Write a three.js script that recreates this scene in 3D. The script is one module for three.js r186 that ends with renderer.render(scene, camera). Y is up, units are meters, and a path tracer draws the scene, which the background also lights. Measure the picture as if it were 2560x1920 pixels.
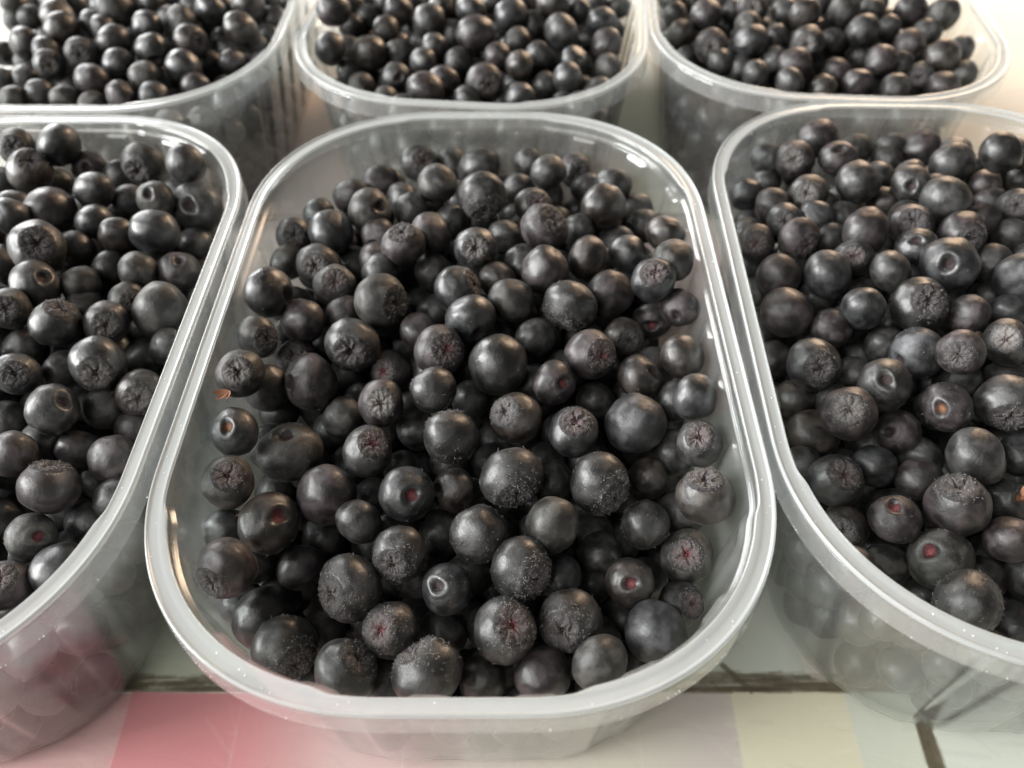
import * as THREE from 'three';
import { ImprovedNoise } from 'three/addons/math/ImprovedNoise.js';
import { mergeGeometries } from 'three/addons/utils/BufferGeometryUtils.js';

// ---------- camera, light, exposure (metres; the table is y = 0, the middle front punnet stands at the origin)
const MM = 0.001;
const scene = new THREE.Scene();
const camera = new THREE.PerspectiveCamera(49.57, 4 / 3, 0.005, 30);
camera.position.set(9.06 * MM, 181.9 * MM, 131.96 * MM);
camera.rotation.order = 'YXZ';
camera.rotation.set(-0.840709, 0, -0.003037);
camera.focus = 0.163;
camera.userData.fStop = 15;
const renderer = new THREE.WebGLRenderer({ antialias: true });
renderer.toneMapping = THREE.LinearToneMapping;
renderer.toneMappingExposure = 0.9;
renderer.shadowMap.enabled = true;
scene.background = new THREE.Color().setRGB(0.13, 0.128, 0.122);   // the dim room round the table
const DAYLIGHT = new THREE.Color().setRGB(0.98, 0.99, 0.98);
const WINDOWS = [{ x: -1.75, y: 0.78, z: 0.1, w: 0.58, h: 1.15, leaves: 2, strength: 26, label: 'white two-leaf window with daylight behind, low beside the table' }, { x: -1.2, y: 0.62, z: -1.5, w: 0.85, h: 0.8, leaves: 1, strength: 16, label: 'small white single-leaf window with daylight behind, beyond the rear punnets' }];
const FILL_PANEL = { x: -1.15, y: 1.55, z: 1.0, w: 1.5, h: 1.5, light: new THREE.Color().setRGB(1.0, 0.985, 0.95), strength: 3.8 };  // added soft fill from above, in place of a bright ceiling
const LAMP = { x: 0.54, y: 0.42, z: -1.06, r: 0.15, light: new THREE.Color().setRGB(1.0, 0.71, 0.48), strength: 3.4 };

// ---------- helpers
const noise3 = new ImprovedNoise();
function seeded(s) { let a = s >>> 0; return () => { a = (a + 0x6d2b79f5) >>> 0; let t = Math.imul(a ^ (a >>> 15), 1 | a); t = (t + Math.imul(t ^ (t >>> 7), 61 | t)) ^ t; return ((t ^ (t >>> 14)) >>> 0) / 4294967296; }; }
const clamp = (x, a = 0, b = 1) => Math.min(b, Math.max(a, x));
const smooth = (x, a, b) => { const t = clamp((x - a) / (b - a)); return t * t * (3 - 2 * t); };
const fbm = (x, y, z, n = 3) => { let s = 0, a = 1, t = 0; for (let i = 0; i < n; i++) { s += a * noise3.noise(x, y, z); t += a; a *= 0.5; x = x * 2.03 + 7.1; y = y * 2.03 + 3.7; z = z * 2.03 + 1.3; } return s / t; };
const toS = (c) => Math.round(255 * clamp(c <= 0.0031308 ? c * 12.92 : 1.055 * Math.pow(c, 1 / 2.4) - 0.055));
const used = new Map();
function numbered(name) { const n = used.get(name) ?? 0; used.set(name, n + 1); return n ? name + '_' + String(n).padStart(3, '0') : name; }
function tag(o, label, category, group, kind) { o.userData.label = label; if (category) o.userData.category = category; if (group) o.userData.group = group; if (kind) o.userData.kind = kind; return o; }
function mesh(name, geometry, material, parent) { const m = new THREE.Mesh(geometry, material); m.name = parent === scene ? numbered(name) : name; m.castShadow = m.receiveShadow = true; (parent ?? scene).add(m); return m; }
function dataTexture(w, h, f, srgb, wrap = THREE.RepeatWrapping) {
  const d = new Uint8Array(w * h * 4);
  for (let y = 0; y < h; y++) for (let x = 0; x < w; x++) { const c = f(x, y), o = (y * w + x) * 4; for (let k = 0; k < 3; k++) d[o + k] = srgb ? toS(c[k]) : Math.round(255 * clamp(c[k])); d[o + 3] = 255; }
  const t = new THREE.DataTexture(d, w, h); t.wrapS = t.wrapT = wrap; t.magFilter = THREE.LinearFilter; t.minFilter = THREE.LinearFilter; t.colorSpace = srgb ? THREE.SRGBColorSpace : THREE.NoColorSpace; t.needsUpdate = true; return t;
}

// ---------- the window, the lamp and an added fill panel light the table (all outside the picture)
{
  const white = new THREE.MeshStandardMaterial({ color: 0xe8e8e4, roughness: 0.5 });
  const pane = new THREE.MeshStandardMaterial({ color: 0x000000, roughness: 0.2, emissive: DAYLIGHT, emissiveIntensity: 0.8 });
  for (const o of WINDOWS) {
    const g = new THREE.Group(); g.name = numbered('window'); scene.add(g); g.position.set(o.x, o.y, o.z); g.lookAt(0, o.y, 0); tag(g, o.label, 'window', null, 'structure');
    const bars = [], total = o.leaves * o.w + (o.leaves - 1) * 0.08;
    for (let i = 0; i <= o.leaves; i++) { const b = new THREE.BoxGeometry(0.08, o.h + 0.16, 0.06); b.translate(-total / 2 - 0.04 + i * (o.w + 0.08), 0, 0); bars.push(b); }
    for (let i = 0; i < o.leaves; i++) for (const q of [-1, 1]) { const b = new THREE.BoxGeometry(o.w, 0.08, 0.055); b.translate(-total / 2 + o.w / 2 + i * (o.w + 0.08), q * (o.h / 2 + 0.04), 0); bars.push(b); }
    mesh('frame', mergeGeometries(bars), white, g);
    for (let i = 0; i < o.leaves; i++) {
      const x = -total / 2 + o.w / 2 + i * (o.w + 0.08), p = mesh('pane', new THREE.BoxGeometry(o.w, o.h, 0.01), pane, g); p.position.set(x, 0, -0.012); p.castShadow = false;
      const l = new THREE.RectAreaLight(DAYLIGHT, o.strength, o.w, o.h); l.position.set(x, 0, 0.035); l.rotation.y = Math.PI; g.add(l);
    }
  }
  const fillPanel = new THREE.Group(); fillPanel.name = 'fill_panel'; scene.add(fillPanel); fillPanel.position.set(FILL_PANEL.x, FILL_PANEL.y, FILL_PANEL.z); fillPanel.lookAt(0, 0.05, -0.05);  // added unseen glowing panel, gives the broad grey reflection on the berries
  tag(fillPanel, 'large added fill light panel with white frame, unseen above and behind the viewer', 'window', null, 'structure');
  const sw = FILL_PANEL.w, sh = FILL_PANEL.h, sb = [];
  for (const q of [-1, 1]) { const b = new THREE.BoxGeometry(0.09, sh + 0.18, 0.06); b.translate(q * (sw / 2 + 0.045), 0, 0); sb.push(b); const e = new THREE.BoxGeometry(sw, 0.09, 0.055); e.translate(0, q * (sh / 2 + 0.045), 0); sb.push(e); }
  mesh('frame', mergeGeometries(sb), white, fillPanel);
  const sp = mesh('pane', new THREE.BoxGeometry(sw, sh, 0.01), pane, fillPanel); sp.position.z = -0.02; sp.castShadow = false;
  const sl = new THREE.RectAreaLight(FILL_PANEL.light, FILL_PANEL.strength, sw, sh); sl.position.z = 0.02; sl.rotation.y = Math.PI; fillPanel.add(sl);
  const lamp = new THREE.Group(); lamp.name = 'pendant_lamp'; scene.add(lamp); lamp.position.set(LAMP.x, LAMP.y, LAMP.z);
  tag(lamp, 'warm glowing globe lamp hanging on a cord behind the rear punnets', 'lamp');
  mesh('globe', new THREE.SphereGeometry(LAMP.r, 40, 28), new THREE.MeshStandardMaterial({ color: 0x332a20, roughness: 0.8, emissive: LAMP.light, emissiveIntensity: 6 }), lamp).castShadow = false;
  const cord = mesh('cord', new THREE.CylinderGeometry(0.003, 0.003, 1.2, 10), white, lamp); cord.position.y = LAMP.r + 0.6;
  const l = new THREE.PointLight(LAMP.light, LAMP.strength, 0, 2); l.castShadow = true; l.shadow.radius = 50 * LAMP.r; lamp.add(l);
}

// ---------- the tablecloth: a printed patchwork in pastel colours
{
  const N = 2048, S = 0.86, X0 = -0.43, Z0 = -0.58, r = seeded(5);
  const cv = document.createElement('canvas'); cv.width = cv.height = N; const c = cv.getContext('2d'), px = (x) => ((x * MM - X0) / S) * N, pz = (z) => ((z * MM - Z0) / S) * N;
  c.fillStyle = '#d9d3c8'; c.fillRect(0, 0, N, N);
  let before = '#d9d3c8';
  const patch = (x0, x1, z0, z1, col, far = 7) => {
    const a = px(x0), b = px(x1), t = pz(z0), u = pz(z1); c.fillStyle = col; if (far > 10) { const g = c.createLinearGradient(a, 0, b, 0); g.addColorStop(0, before); g.addColorStop(0.65, col); c.fillStyle = g; } before = col;
    c.beginPath(); c.moveTo(a, t); c.lineTo(b, t + 1); c.lineTo(b - 1, u); c.lineTo(a + 1, u); c.closePath(); c.fill();
    for (let i = 0; i < (b - a) * 1.2; i++) {   // dry brush strokes of the print
      const x = a + r() * (b - a), y = t + r() * (u - t), l = 12 + r() * 60; c.globalAlpha = 0.02 + 0.05 * r(); c.strokeStyle = r() < 0.5 ? '#fff8ee' : '#7c7066'; c.lineWidth = 0.6 + r() * 1.6;
      c.beginPath(); c.moveTo(x, y); c.lineTo(clamp(x + l * (0.3 + 0.4 * r()), a, b), clamp(y + l * (0.5 * r() - 0.1), t, u)); c.stroke();
    }
    for (const e of [a, b]) for (let i = 0; far < 10 && i < 220; i++) { const y = t + r() * (u - t), l = 2 + 7 * r() * r(); c.globalAlpha = 0.22 * r(); c.strokeStyle = col; c.lineWidth = 1 + r(); c.beginPath(); c.moveTo(e - l, y); c.lineTo(e + l, y + 1); c.stroke(); }
    c.globalAlpha = 1;
  };
  const row = (z0, z1, cells) => { for (const [x0, x1, col, far] of cells) patch(x0, x1, z0, z1, col, far); };
  row(60, 140, [[-430, -140, '#d6c2bd'], [-140, -110, '#cc9c9b'], [-110, -75, '#cda5a3'], [-75, -50, '#cc888b'], [-50, -14, '#d0b4b1', 34], [-14, 10, '#cfc4b9', 30], [10, 36, '#cfc9ba', 26], [36, 57, '#c9bfb7', 20], [57, 82, '#dad5bb'], [82, 96, '#cfd2c2'], [96, 135, '#d3d7cb'], [135, 430, '#d0d4c9']]);
  row(140, 280, [[-430, -90, '#d3d8cc'], [-90, -20, '#d8ceb4'], [-20, 60, '#cfb3b0'], [60, 430, '#dcd6c4']]);
  row(-20, 60, [[-430, -110, '#cfc6bb'], [-110, -40, '#bcc0ad'], [-40, 30, '#d3c6be'], [30, 75, '#ccd0c4'], [75, 430, '#d4cdc0']]);
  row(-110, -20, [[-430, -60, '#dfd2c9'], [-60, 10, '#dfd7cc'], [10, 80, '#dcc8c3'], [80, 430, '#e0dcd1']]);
  row(-200, -110, [[-430, -80, '#dedad0'], [-80, -40, '#e2d3ca'], [-40, 50, '#ddd6cb'], [50, 90, '#d9dac9'], [90, 430, '#e6e1d7']]);  // cloth between the punnets painted lighter, in place of light reaching the gaps
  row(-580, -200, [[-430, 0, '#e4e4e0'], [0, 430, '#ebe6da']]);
  const band = (x0, z0, x1, z1, w, up) => {            // a dark dry-brush line between the printed patches
    const n = 900; for (let i = 0; i < n; i++) {
      const t = r(), x = px(x0 + (x1 - x0) * t), z = pz(z0 + (z1 - z0) * t), o = Math.pow(r(), 1.7) * w / (S * 1000) * N; c.globalAlpha = 0.10 + 0.3 * r(); c.strokeStyle = r() < 0.6 ? '#4a4232' : '#6d6450'; c.lineWidth = 0.8 + r() * 2;
      const l = 6 + r() * 26; c.beginPath(); if (up) { c.moveTo(x, z - o); c.lineTo(x + l, z - o + (r() - 0.5) * 2); } else { c.moveTo(x + o, z); c.lineTo(x + o + (r() - 0.5) * 3, z + l); } c.stroke();
    } c.globalAlpha = 1;
  };
  band(-140, 59.5, 135, 60.2, 3.8, true); band(96, 66, 96, 140, 2.7, false); band(-430, -110, 430, -110, 3, true);
  c.strokeStyle = '#5c5341'; c.lineWidth = 3; c.globalAlpha = 0.7; c.beginPath(); c.moveTo(px(56), pz(54)); c.lineTo(px(62), pz(60.5)); c.stroke(); c.globalAlpha = 1;
  const map = new THREE.CanvasTexture(cv); map.colorSpace = THREE.SRGBColorSpace; map.wrapS = map.wrapT = THREE.ClampToEdgeWrapping;
  const weave = dataTexture(256, 256, (x, y) => { const v = 0.5 + 0.25 * Math.sin((x / 256) * Math.PI * 64) * (0.6 + 0.4 * noise3.noise(x * 0.03, y * 0.9, 1)) + 0.25 * Math.sin((y / 256) * Math.PI * 64) * (0.6 + 0.4 * noise3.noise(x * 0.9, y * 0.03, 4)); return [v, v, v]; });
  weave.repeat.set(56, 56);
  const g = new THREE.BoxGeometry(S, 0.003, S, 60, 1, 60); g.translate(X0 + S / 2, -0.0016, Z0 + S / 2);
  const p = g.attributes.position, uv = g.attributes.uv; for (let i = 0; i < p.count; i++) { uv.setXY(i, (p.getX(i) - X0) / S, 1 - (p.getZ(i) - Z0) / S); }
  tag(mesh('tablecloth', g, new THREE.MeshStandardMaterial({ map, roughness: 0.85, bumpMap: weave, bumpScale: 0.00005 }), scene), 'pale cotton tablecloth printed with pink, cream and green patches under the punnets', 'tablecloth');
}

// ---------- punnets: rim, fluted wall and floor of thin milky plastic
const A = 57.5, Bh = 86.2, RC = 47.1, EX = 2 / 2.165, RIM = 56;
const perimeter = [];      // [sx, sz, kind, t]: a point of the outline for any inset
{
  const corner = (sx, sz, flip) => { for (let i = 0; i < 96; i++) { const t = i / 96; perimeter.push([sx, sz, 'c', flip ? 1 - t : t]); } };
  const side = (f, n) => { for (let i = 0; i < n; i++) perimeter.push(f(i / n)); };
  const hx = A - RC, hz = Bh - RC;
  side((t) => [1, hz * (1 - 2 * t), 'x'], 84); corner(1, -1, false); side((t) => [hx * (1 - 2 * t), -1, 'z'], 16); corner(-1, -1, true);
  side((t) => [-1, -hz * (1 - 2 * t), 'x'], 84); corner(-1, 1, false); side((t) => [-hx * (1 - 2 * t), 1, 'z'], 16); corner(1, 1, true);
}
function outline(k, d) {
  const [p, q, kind, t] = perimeter[k]; const hx = A - RC, hz = Bh - RC;
  if (kind === 'x') return [p * (A - d), q];
  if (kind === 'z') return [p, q * (Bh - d)];
  const a = t * Math.PI / 2, r = Math.max(RC - d, 0.6);
  return [p * (hx + r * Math.pow(Math.max(Math.cos(a), 0), EX)), q * (hz + r * Math.pow(Math.max(Math.sin(a), 0), EX))];
}
const NP = perimeter.length, arc = new Float32Array(NP + 1);
for (let k = 0; k < NP; k++) { const a = outline(k, 6), b = outline((k + 1) % NP, 6); arc[k + 1] = arc[k] + Math.hypot(a[0] - b[0], a[1] - b[1]); }
const FLUTES = Math.round(arc[NP] / 16.8);
const flute = (k) => { const u = ((arc[k] / arc[NP]) * FLUTES) % 1; return smooth(u, 0.05, 0.16) * (1 - smooth(u, 0.44, 0.55)); };
const lug = (k) => { const [, , kind, t] = perimeter[k]; return kind === 'c' ? smooth(t, 0.10, 0.16) * (1 - smooth(t, 0.84, 0.9)) : 0; };
function skin(rows, loop, closeAt) {     // rows: k => [inset, y]; a band of quads round the outline
  const pos = [], idx = [], uv = [], n = rows.length;
  rows.forEach((f, j) => { for (let k = 0; k < NP; k++) { const [d, y] = f(k), [x, z] = outline(k, d); pos.push(x * MM, y * MM, z * MM); uv.push(arc[k] * 0.05, j * 0.1); } });
  const q = (j0, j1) => { for (let k = 0; k < NP; k++) { const k1 = (k + 1) % NP, a = j0 * NP + k, b = j0 * NP + k1, c = j1 * NP + k, e = j1 * NP + k1; idx.push(a, b, c, b, e, c); } };
  for (let j = 0; j + 1 < n; j++) q(j, j + 1);
  if (loop) q(n - 1, 0);
  if (closeAt !== undefined) for (const [j, y] of closeAt) { const m = pos.length / 3; pos.push(0, y * MM, 0); uv.push(0, 0); for (let k = 0; k < NP; k++) idx.push(j * NP + k, j * NP + ((k + 1) % NP), m); }
  const g = new THREE.BufferGeometry(); g.setAttribute('position', new THREE.Float32BufferAttribute(pos, 3)); g.setAttribute('uv', new THREE.Float32BufferAttribute(uv, 2)); g.setIndex(idx); g.computeVertexNormals(); return g;
}
const burr = (k) => { const a = arc[k]; return 0.10 * noise3.noise(a * 0.9, 3, 1) + 0.3 * Math.max(0, noise3.noise(a * 0.55, 9, 4) - 0.45); };
const rimRow = (d, y, w = 0, b = 0) => (k) => [d + w * 0.65 * lug(k), RIM + y - b * burr(k)];
const rimGeometry = skin([rimRow(0.15, -1.1), rimRow(0.12, -0.6), rimRow(0.2, -0.22), rimRow(0.38, 0), rimRow(0.58, 0.02), rimRow(0.76, -0.12), rimRow(0.92, -0.3), rimRow(1.15, -0.35), rimRow(2.0, -0.36), rimRow(2.6, -0.3), rimRow(2.82, -0.17), rimRow(2.98, -0.14, 1), rimRow(3.16, -0.28, 1), rimRow(3.24, -0.6, 1), rimRow(3.08, -0.95, 1), rimRow(2.7, -1.0), rimRow(2.0, -0.95), rimRow(1.2, -0.95), rimRow(0.85, -1.0), rimRow(0.62, -1.1)], true);
const skirtGeometry = skin([rimRow(0.14, -1.13), rimRow(0.0, -2.2), rimRow(-0.12, -3.8), rimRow(-0.32, -5.6, 0, 1), rimRow(-0.1, -5.75, 0, 1), rimRow(0.14, -5.6, 0, 1), rimRow(0.36, -3.8), rimRow(0.5, -2.2), rimRow(0.62, -1.13)], true);
const wallProfile = [[3.36, -0.66, 0], [3.42, -1.4, 0], [3.5, -2.2, 0], [3.64, -2.6, 0], [3.9, -2.85, 0], [4.2, -3.0, 0], [4.36, -3.25, 0], [4.42, -3.6, 0.04], [4.45, -3.9, 0.25], [4.48, -4.2, 0.6], [4.5, -4.5, 0.88], [4.56, -4.9, 1], [4.7, -5.8, 1], [5.0, -8, 1], [6.0, -16, 1], [7.2, -26, 0.95], [8.4, -36, 0.9], [9.4, -44, 0.85], [10.0, -49, 0.8], [10.4, -51.5, 0.7], [11.0, -53.3, 0.4], [12.1, -54.5, 0.15], [13.6, -55.2, 0]];
const wallRow = ([d, y, f], o, dy) => (k) => [d + 0.85 * f * flute(k) - o + 0.65 * lug(k) * (1 - smooth(-y, 3.2, 9)), RIM + y - dy];
const wallGeometry = skin([...wallProfile.map((p) => wallRow(p, 0, 0)), ...wallProfile.slice().reverse().map((p, j) => wallRow(p, j === 0 ? 0.1 : 0.45, j === 0 ? 0.45 : smooth(-p[1], 50, 55) * 0.4))], true);
const floorRow = (d, y) => () => [d, RIM + y];
const floorGeometry = skin([floorRow(45, -55.55), floorRow(25, -55.5), floorRow(13.7, -55.22), floorRow(13.6, -55.66), floorRow(16, -55.95), floorRow(25, -55.9), floorRow(45, -55.9)], false, [[0, -55.5], [6, -55.9]]);
const haze = dataTexture(256, 256, (x, y) => { const v = 0.8 + 0.2 * fbm(x * 0.05, y * 0.05, 2); return [v, v, v]; });
const clearPlastic = new THREE.MeshPhysicalMaterial({ color: new THREE.Color().setRGB(0.975, 0.985, 0.98), roughness: 0.15, transmission: 0.968, thickness: 0, ior: 1.5, side: THREE.DoubleSide });
const milkyPlastic = new THREE.MeshPhysicalMaterial({ color: new THREE.Color().setRGB(0.86, 0.88, 0.88), roughness: 0.12, transmission: 0.72, thickness: 0, ior: 1.5, side: THREE.DoubleSide });
const skirtPlastic = new THREE.MeshPhysicalMaterial({ color: new THREE.Color().setRGB(0.94, 0.95, 0.95), roughness: 0.09, transmission: 0.93, thickness: 0, ior: 1.5, side: THREE.DoubleSide });
const burrPlastic = new THREE.MeshStandardMaterial({ color: 0xeeeeea, roughness: 0.5 });
const burrGeometry = (() => {       // specks of trimmed plastic along the cut edge and on the rim
  const r = seeded(31), list = [];
  for (let i = 0; i < 150; i++) {
    const k = Math.floor(r() * NP), onEdge = r() < 0.75, d = onEdge ? -0.2 + 0.3 * r() : 1.1 + 1.4 * r(), [x, z] = outline(k, d), q = 0.05 + 0.13 * r() * r();
    const g = new THREE.IcosahedronGeometry(q * MM, 1); g.scale(0.7 + r(), 0.6 + 0.6 * r(), 0.7 + r()); g.rotateY(r() * 6); g.translate(x * MM, (RIM + (onEdge ? -5.75 : -0.33)) * MM, z * MM); list.push(g);
  }
  return mergeGeometries(list);
})();
const punnets = {};
function punnet(key, x, z, turn, label) {
  const g = new THREE.Group(); g.name = numbered('punnet'); scene.add(g); g.position.set(x * MM, 0, z * MM); g.rotation.y = turn;
  tag(g, label, 'punnet', 'clear plastic punnets of black berries');
  mesh('rim', rimGeometry, milkyPlastic, g); mesh('skirt', skirtGeometry, skirtPlastic, g); mesh('burrs', burrGeometry, burrPlastic, g); mesh('wall', wallGeometry, clearPlastic, g); mesh('base', floorGeometry, clearPlastic, g);
  punnets[key] = { x, z, turn };
}
punnet('C', 0, 0, -0.0028, 'clear plastic punnet of black berries in the middle of the front row');
punnet('L', -117.42, 1.14, -0.0073, 'clear plastic punnet of black berries at the left end of the front row');
punnet('R', 117.38, -5.21, -0.0296, 'clear plastic punnet of black berries at the right end of the front row');
punnet('BL', -122.08, -173.73, -0.0132, 'clear plastic punnet of black berries at the left end of the rear row');
punnet('BM', 0.38, -175.0, -0.1031, 'clear plastic punnet of black berries in the middle of the rear row');
punnet('BR', 115.26, -177.87, -0.0744, 'clear plastic punnet of black berries at the right end of the rear row');

// ---------- berries
const NT = 60, NF = 72;
function profile(kind, rnd) {
  const s = rnd() * 50, amp = 0.04 + 0.03 * rnd(), twist = rnd() * 6.28, five = Array.from({ length: 9 }, (_, i) => twist + (i < 5 ? (i / 5) * 6.283 + (rnd() - 0.5) * 0.6 : rnd() * 6.283)), len = five.map((_, i) => (i < 5 ? 0.34 : 0.22) + 0.22 * rnd()), deep = five.map((_, i) => (i < 5 ? 0.065 : 0.03) + 0.04 * rnd()), wide = five.map(() => 0.03 + 0.03 * rnd()), oval = 0.84 + 0.12 * rnd(), fx = 0.95 + 0.1 * rnd(), dents = Array.from({ length: 4 }, () => [new THREE.Vector3(rnd() - 0.5, rnd() - 0.6, rnd() - 0.5).normalize(), 0.66 + 0.2 * rnd(), 0.02 + 0.045 * rnd()]);
  return (th, ph) => {
    const x = Math.sin(th) * Math.cos(ph), z = Math.sin(th) * Math.sin(ph), y = Math.cos(th);
    let h = 1 + amp * noise3.noise(x * 1.3 + s, y * 1.3, z * 1.3) + 0.016 * noise3.noise(x * 3.1, y * 3.1 + s, z * 3.1) + 0.004 * noise3.noise(x * 9, y * 9 + s, z * 9);
    for (const [n, c, d] of dents) h -= d * smooth(x * n.x + y * n.y + z * n.z, c, 1.08);
    if (kind === 'c') {
      h += 0.035 * Math.exp(-(((th - 0.6) / 0.17) ** 2)) - 0.10 * Math.exp(-((th / 0.46) ** 2)) - 0.13 * Math.exp(-((th / 0.13) ** 2));
      const pw = ph + 0.55 * noise3.noise(x * 5, z * 5, s + 9);
      five.forEach((f, i) => { let d = Math.abs(((pw - f + 12.566) % 6.283185) - 3.14159); h -= deep[i] * Math.exp(-((d * Math.sin(th) / wide[i]) ** 2)) * smooth(th, 0.03, 0.1) * (1 - smooth(th, len[i] - 0.1, len[i] + 0.12)); });
      h += 0.06 * noise3.noise(x * 6 + s, z * 6, s) * (1 - smooth(th, 0.45, 0.85)) + 0.022 * noise3.noise(x * 14 + s, z * 14, s) * (1 - smooth(th, 0.5, 0.95)) + 0.014 * noise3.noise(x * 30 + s, z * 30, s) * (1 - smooth(th, 0.5, 0.9));
    } else if (kind === 'p') {
      const q = th * (1 + 0.16 * Math.sin(2 * ph + twist) + 0.07 * Math.sin(3 * ph));
      h += 0.03 * Math.exp(-(((q - 0.40) / 0.12) ** 2)) - 0.19 * Math.exp(-((q / 0.25) ** 4)) - 0.05 * Math.exp(-((q / 0.45) ** 2)) + 0.02 * noise3.noise(x * 12 + s, z * 12, s) * (1 - smooth(th, 0.2, 0.3));
    } else h -= 0.06 * Math.exp(-((th / 0.3) ** 2));
    return [x * h * fx, y * h * oval, z * h / fx];
  };
}
function berryGeometry(kind, seed) {
  const f = profile(kind, seeded(seed)), rows = [], pos = [], uv = [], split = kind === 'c' ? 0.66 : kind === 'p' ? 0.25 : 0;
  for (let i = 0; i <= NT; i++) rows.push(Math.PI * Math.pow(i / NT, 1.55));
  let cut = 0; while (split && rows[cut] < split) cut++;
  rows.forEach((th) => { for (let j = 0; j <= NF; j++) { const ph = (j / NF) * Math.PI * 2; pos.push(...f(th, j === NF ? 0 : ph)); uv.push(j / NF, 1 - th / Math.PI); } });
  const at = (i, j) => i * (NF + 1) + j, quads = (i0, i1) => { const idx = []; for (let i = i0; i < i1; i++) for (let j = 0; j < NF; j++) { if (i > 0) idx.push(at(i, j), at(i, j + 1), at(i + 1, j)); if (i < NT - 1 || i === 0) idx.push(at(i, j + 1), at(i + 1, j + 1), at(i + 1, j)); } return idx; };
  const whole = new THREE.BufferGeometry(); whole.setAttribute('position', new THREE.Float32BufferAttribute(pos, 3)); whole.setIndex(quads(0, NT)); whole.computeVertexNormals();
  const nm = whole.attributes.normal; for (let i = 0; i <= NT; i++) { const v = new THREE.Vector3(nm.getX(at(i, 0)) + nm.getX(at(i, NF)), nm.getY(at(i, 0)) + nm.getY(at(i, NF)), nm.getZ(at(i, 0)) + nm.getZ(at(i, NF))).normalize(); for (const j of [0, NF]) nm.setXYZ(at(i, j), v.x, v.y, v.z); }
  for (const i of [0, NT]) for (let j = 0; j <= NF; j++) nm.setXYZ(at(i, j), 0, i ? -1 : 1, 0);
  const take = (i0, i1, radial) => {
    const g = new THREE.BufferGeometry(), a = i0 * (NF + 1), b = (i1 + 1) * (NF + 1);
    g.setAttribute('position', new THREE.Float32BufferAttribute(pos.slice(a * 3, b * 3), 3)); g.setAttribute('normal', new THREE.Float32BufferAttribute(Array.from(nm.array.slice(a * 3, b * 3)), 3));
    const u = uv.slice(a * 2, b * 2); if (radial) for (let i = i0, o = 0; i <= i1; i++) for (let j = 0; j <= NF; j++, o += 2) { const q = (0.5 * rows[i]) / rows[i1], ph = (j / NF) * Math.PI * 2; u[o] = 0.5 + q * Math.cos(ph); u[o + 1] = 0.5 + q * Math.sin(ph); }
    g.setAttribute('uv', new THREE.Float32BufferAttribute(u, 2)); g.setIndex(quads(i0, i1).map((v) => v - a)); return g;
  };
  return cut ? { body: take(cut, NT), cap: take(0, cut, true), f, split } : { body: take(0, NT), f };
}
const shapes = { s: [], c: [], p: [] };
for (let i = 0; i < 6; i++) shapes.s.push(berryGeometry('s', 100 + i * 7));
for (let i = 0; i < 7; i++) shapes.c.push(berryGeometry('c', 300 + i * 11));
for (let i = 0; i < 5; i++) shapes.p.push(berryGeometry('p', 500 + i * 13));
const onSphere = (w, h, f) => (x, y) => { const ph = (x / w) * Math.PI * 2, th = Math.PI * (1 - (y + 0.5) / h); return f(Math.sin(th) * Math.cos(ph), Math.cos(th), Math.sin(th) * Math.sin(ph)); };
const skins = [0, 1, 2].map((k) => dataTexture(512, 256, onSphere(512, 256, (x, y, z) => {
  const n = fbm(x * 1.7 + k * 9, y * 1.7, z * 1.7, 4), bloom = smooth(n, -0.15, 0.35), speck = smooth(noise3.noise(x * 38, y * 38 + k, z * 38), 0.42, 0.6) * 0.03, grain = 0.006 * noise3.noise(x * 60, y * 60, z * 60);
  const b = 0.013 + 0.041 * bloom + speck * 0.6 + grain; return [b * 1.03, b, b * (0.97 + 0.03 * bloom)];
}), true));
const gloss = dataTexture(512, 256, onSphere(512, 256, (x, y, z) => { const v = 0.36 + 0.2 * smooth(fbm(x * 2.1, y * 2.1 + 5, z * 2.1, 4), -0.3, 0.4) + 0.06 * noise3.noise(x * 30, y * 30, z * 30); return [v, v, v]; }), false);
const grain = dataTexture(1024, 512, onSphere(1024, 512, (x, y, z) => { const v = 0.5 + 0.22 * noise3.noise(x * 55, y * 55, z * 55) + 0.2 * noise3.noise(x * 16, y * 16, z * 16) + 0.12 * noise3.noise(x * 5, y * 5, z * 5); return [v, v, v]; }), false);
const skinMaterial = (k, c, rough, coat = 0.0) => new THREE.MeshPhysicalMaterial({ map: skins[k], color: new THREE.Color().setRGB(...c), roughnessMap: gloss, roughness: rough, bumpMap: grain, bumpScale: 0.00012, clearcoat: coat, clearcoatRoughness: 0.31, sheen: 0.15, sheenRoughness: 0.5, sheenColor: new THREE.Color().setRGB(0.5, 0.5, 0.49), ior: 1.5 });
const SKIN = {
  dull: [skinMaterial(0, [1, 1, 1], 1.0, 0.42), skinMaterial(1, [0.98, 0.83, 0.74], 0.92, 0.5), skinMaterial(2, [1.25, 1.04, 1.08], 1.12, 0.25), skinMaterial(0, [0.78, 0.82, 0.86], 0.88, 0.6), skinMaterial(2, [1.3, 1.28, 1.2], 1.18, 0.15), skinMaterial(1, [1.0, 0.82, 0.88], 0.98, 0.42)],
  gloss: [skinMaterial(1, [0.55, 0.55, 0.55], 0.8, 0.5)], bloom: [skinMaterial(2, [1.5, 1.56, 1.66], 1.15, 0.15)], fuzz: [skinMaterial(1, [0.9, 0.9, 0.9], 1.0, 0.42)],
};
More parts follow.
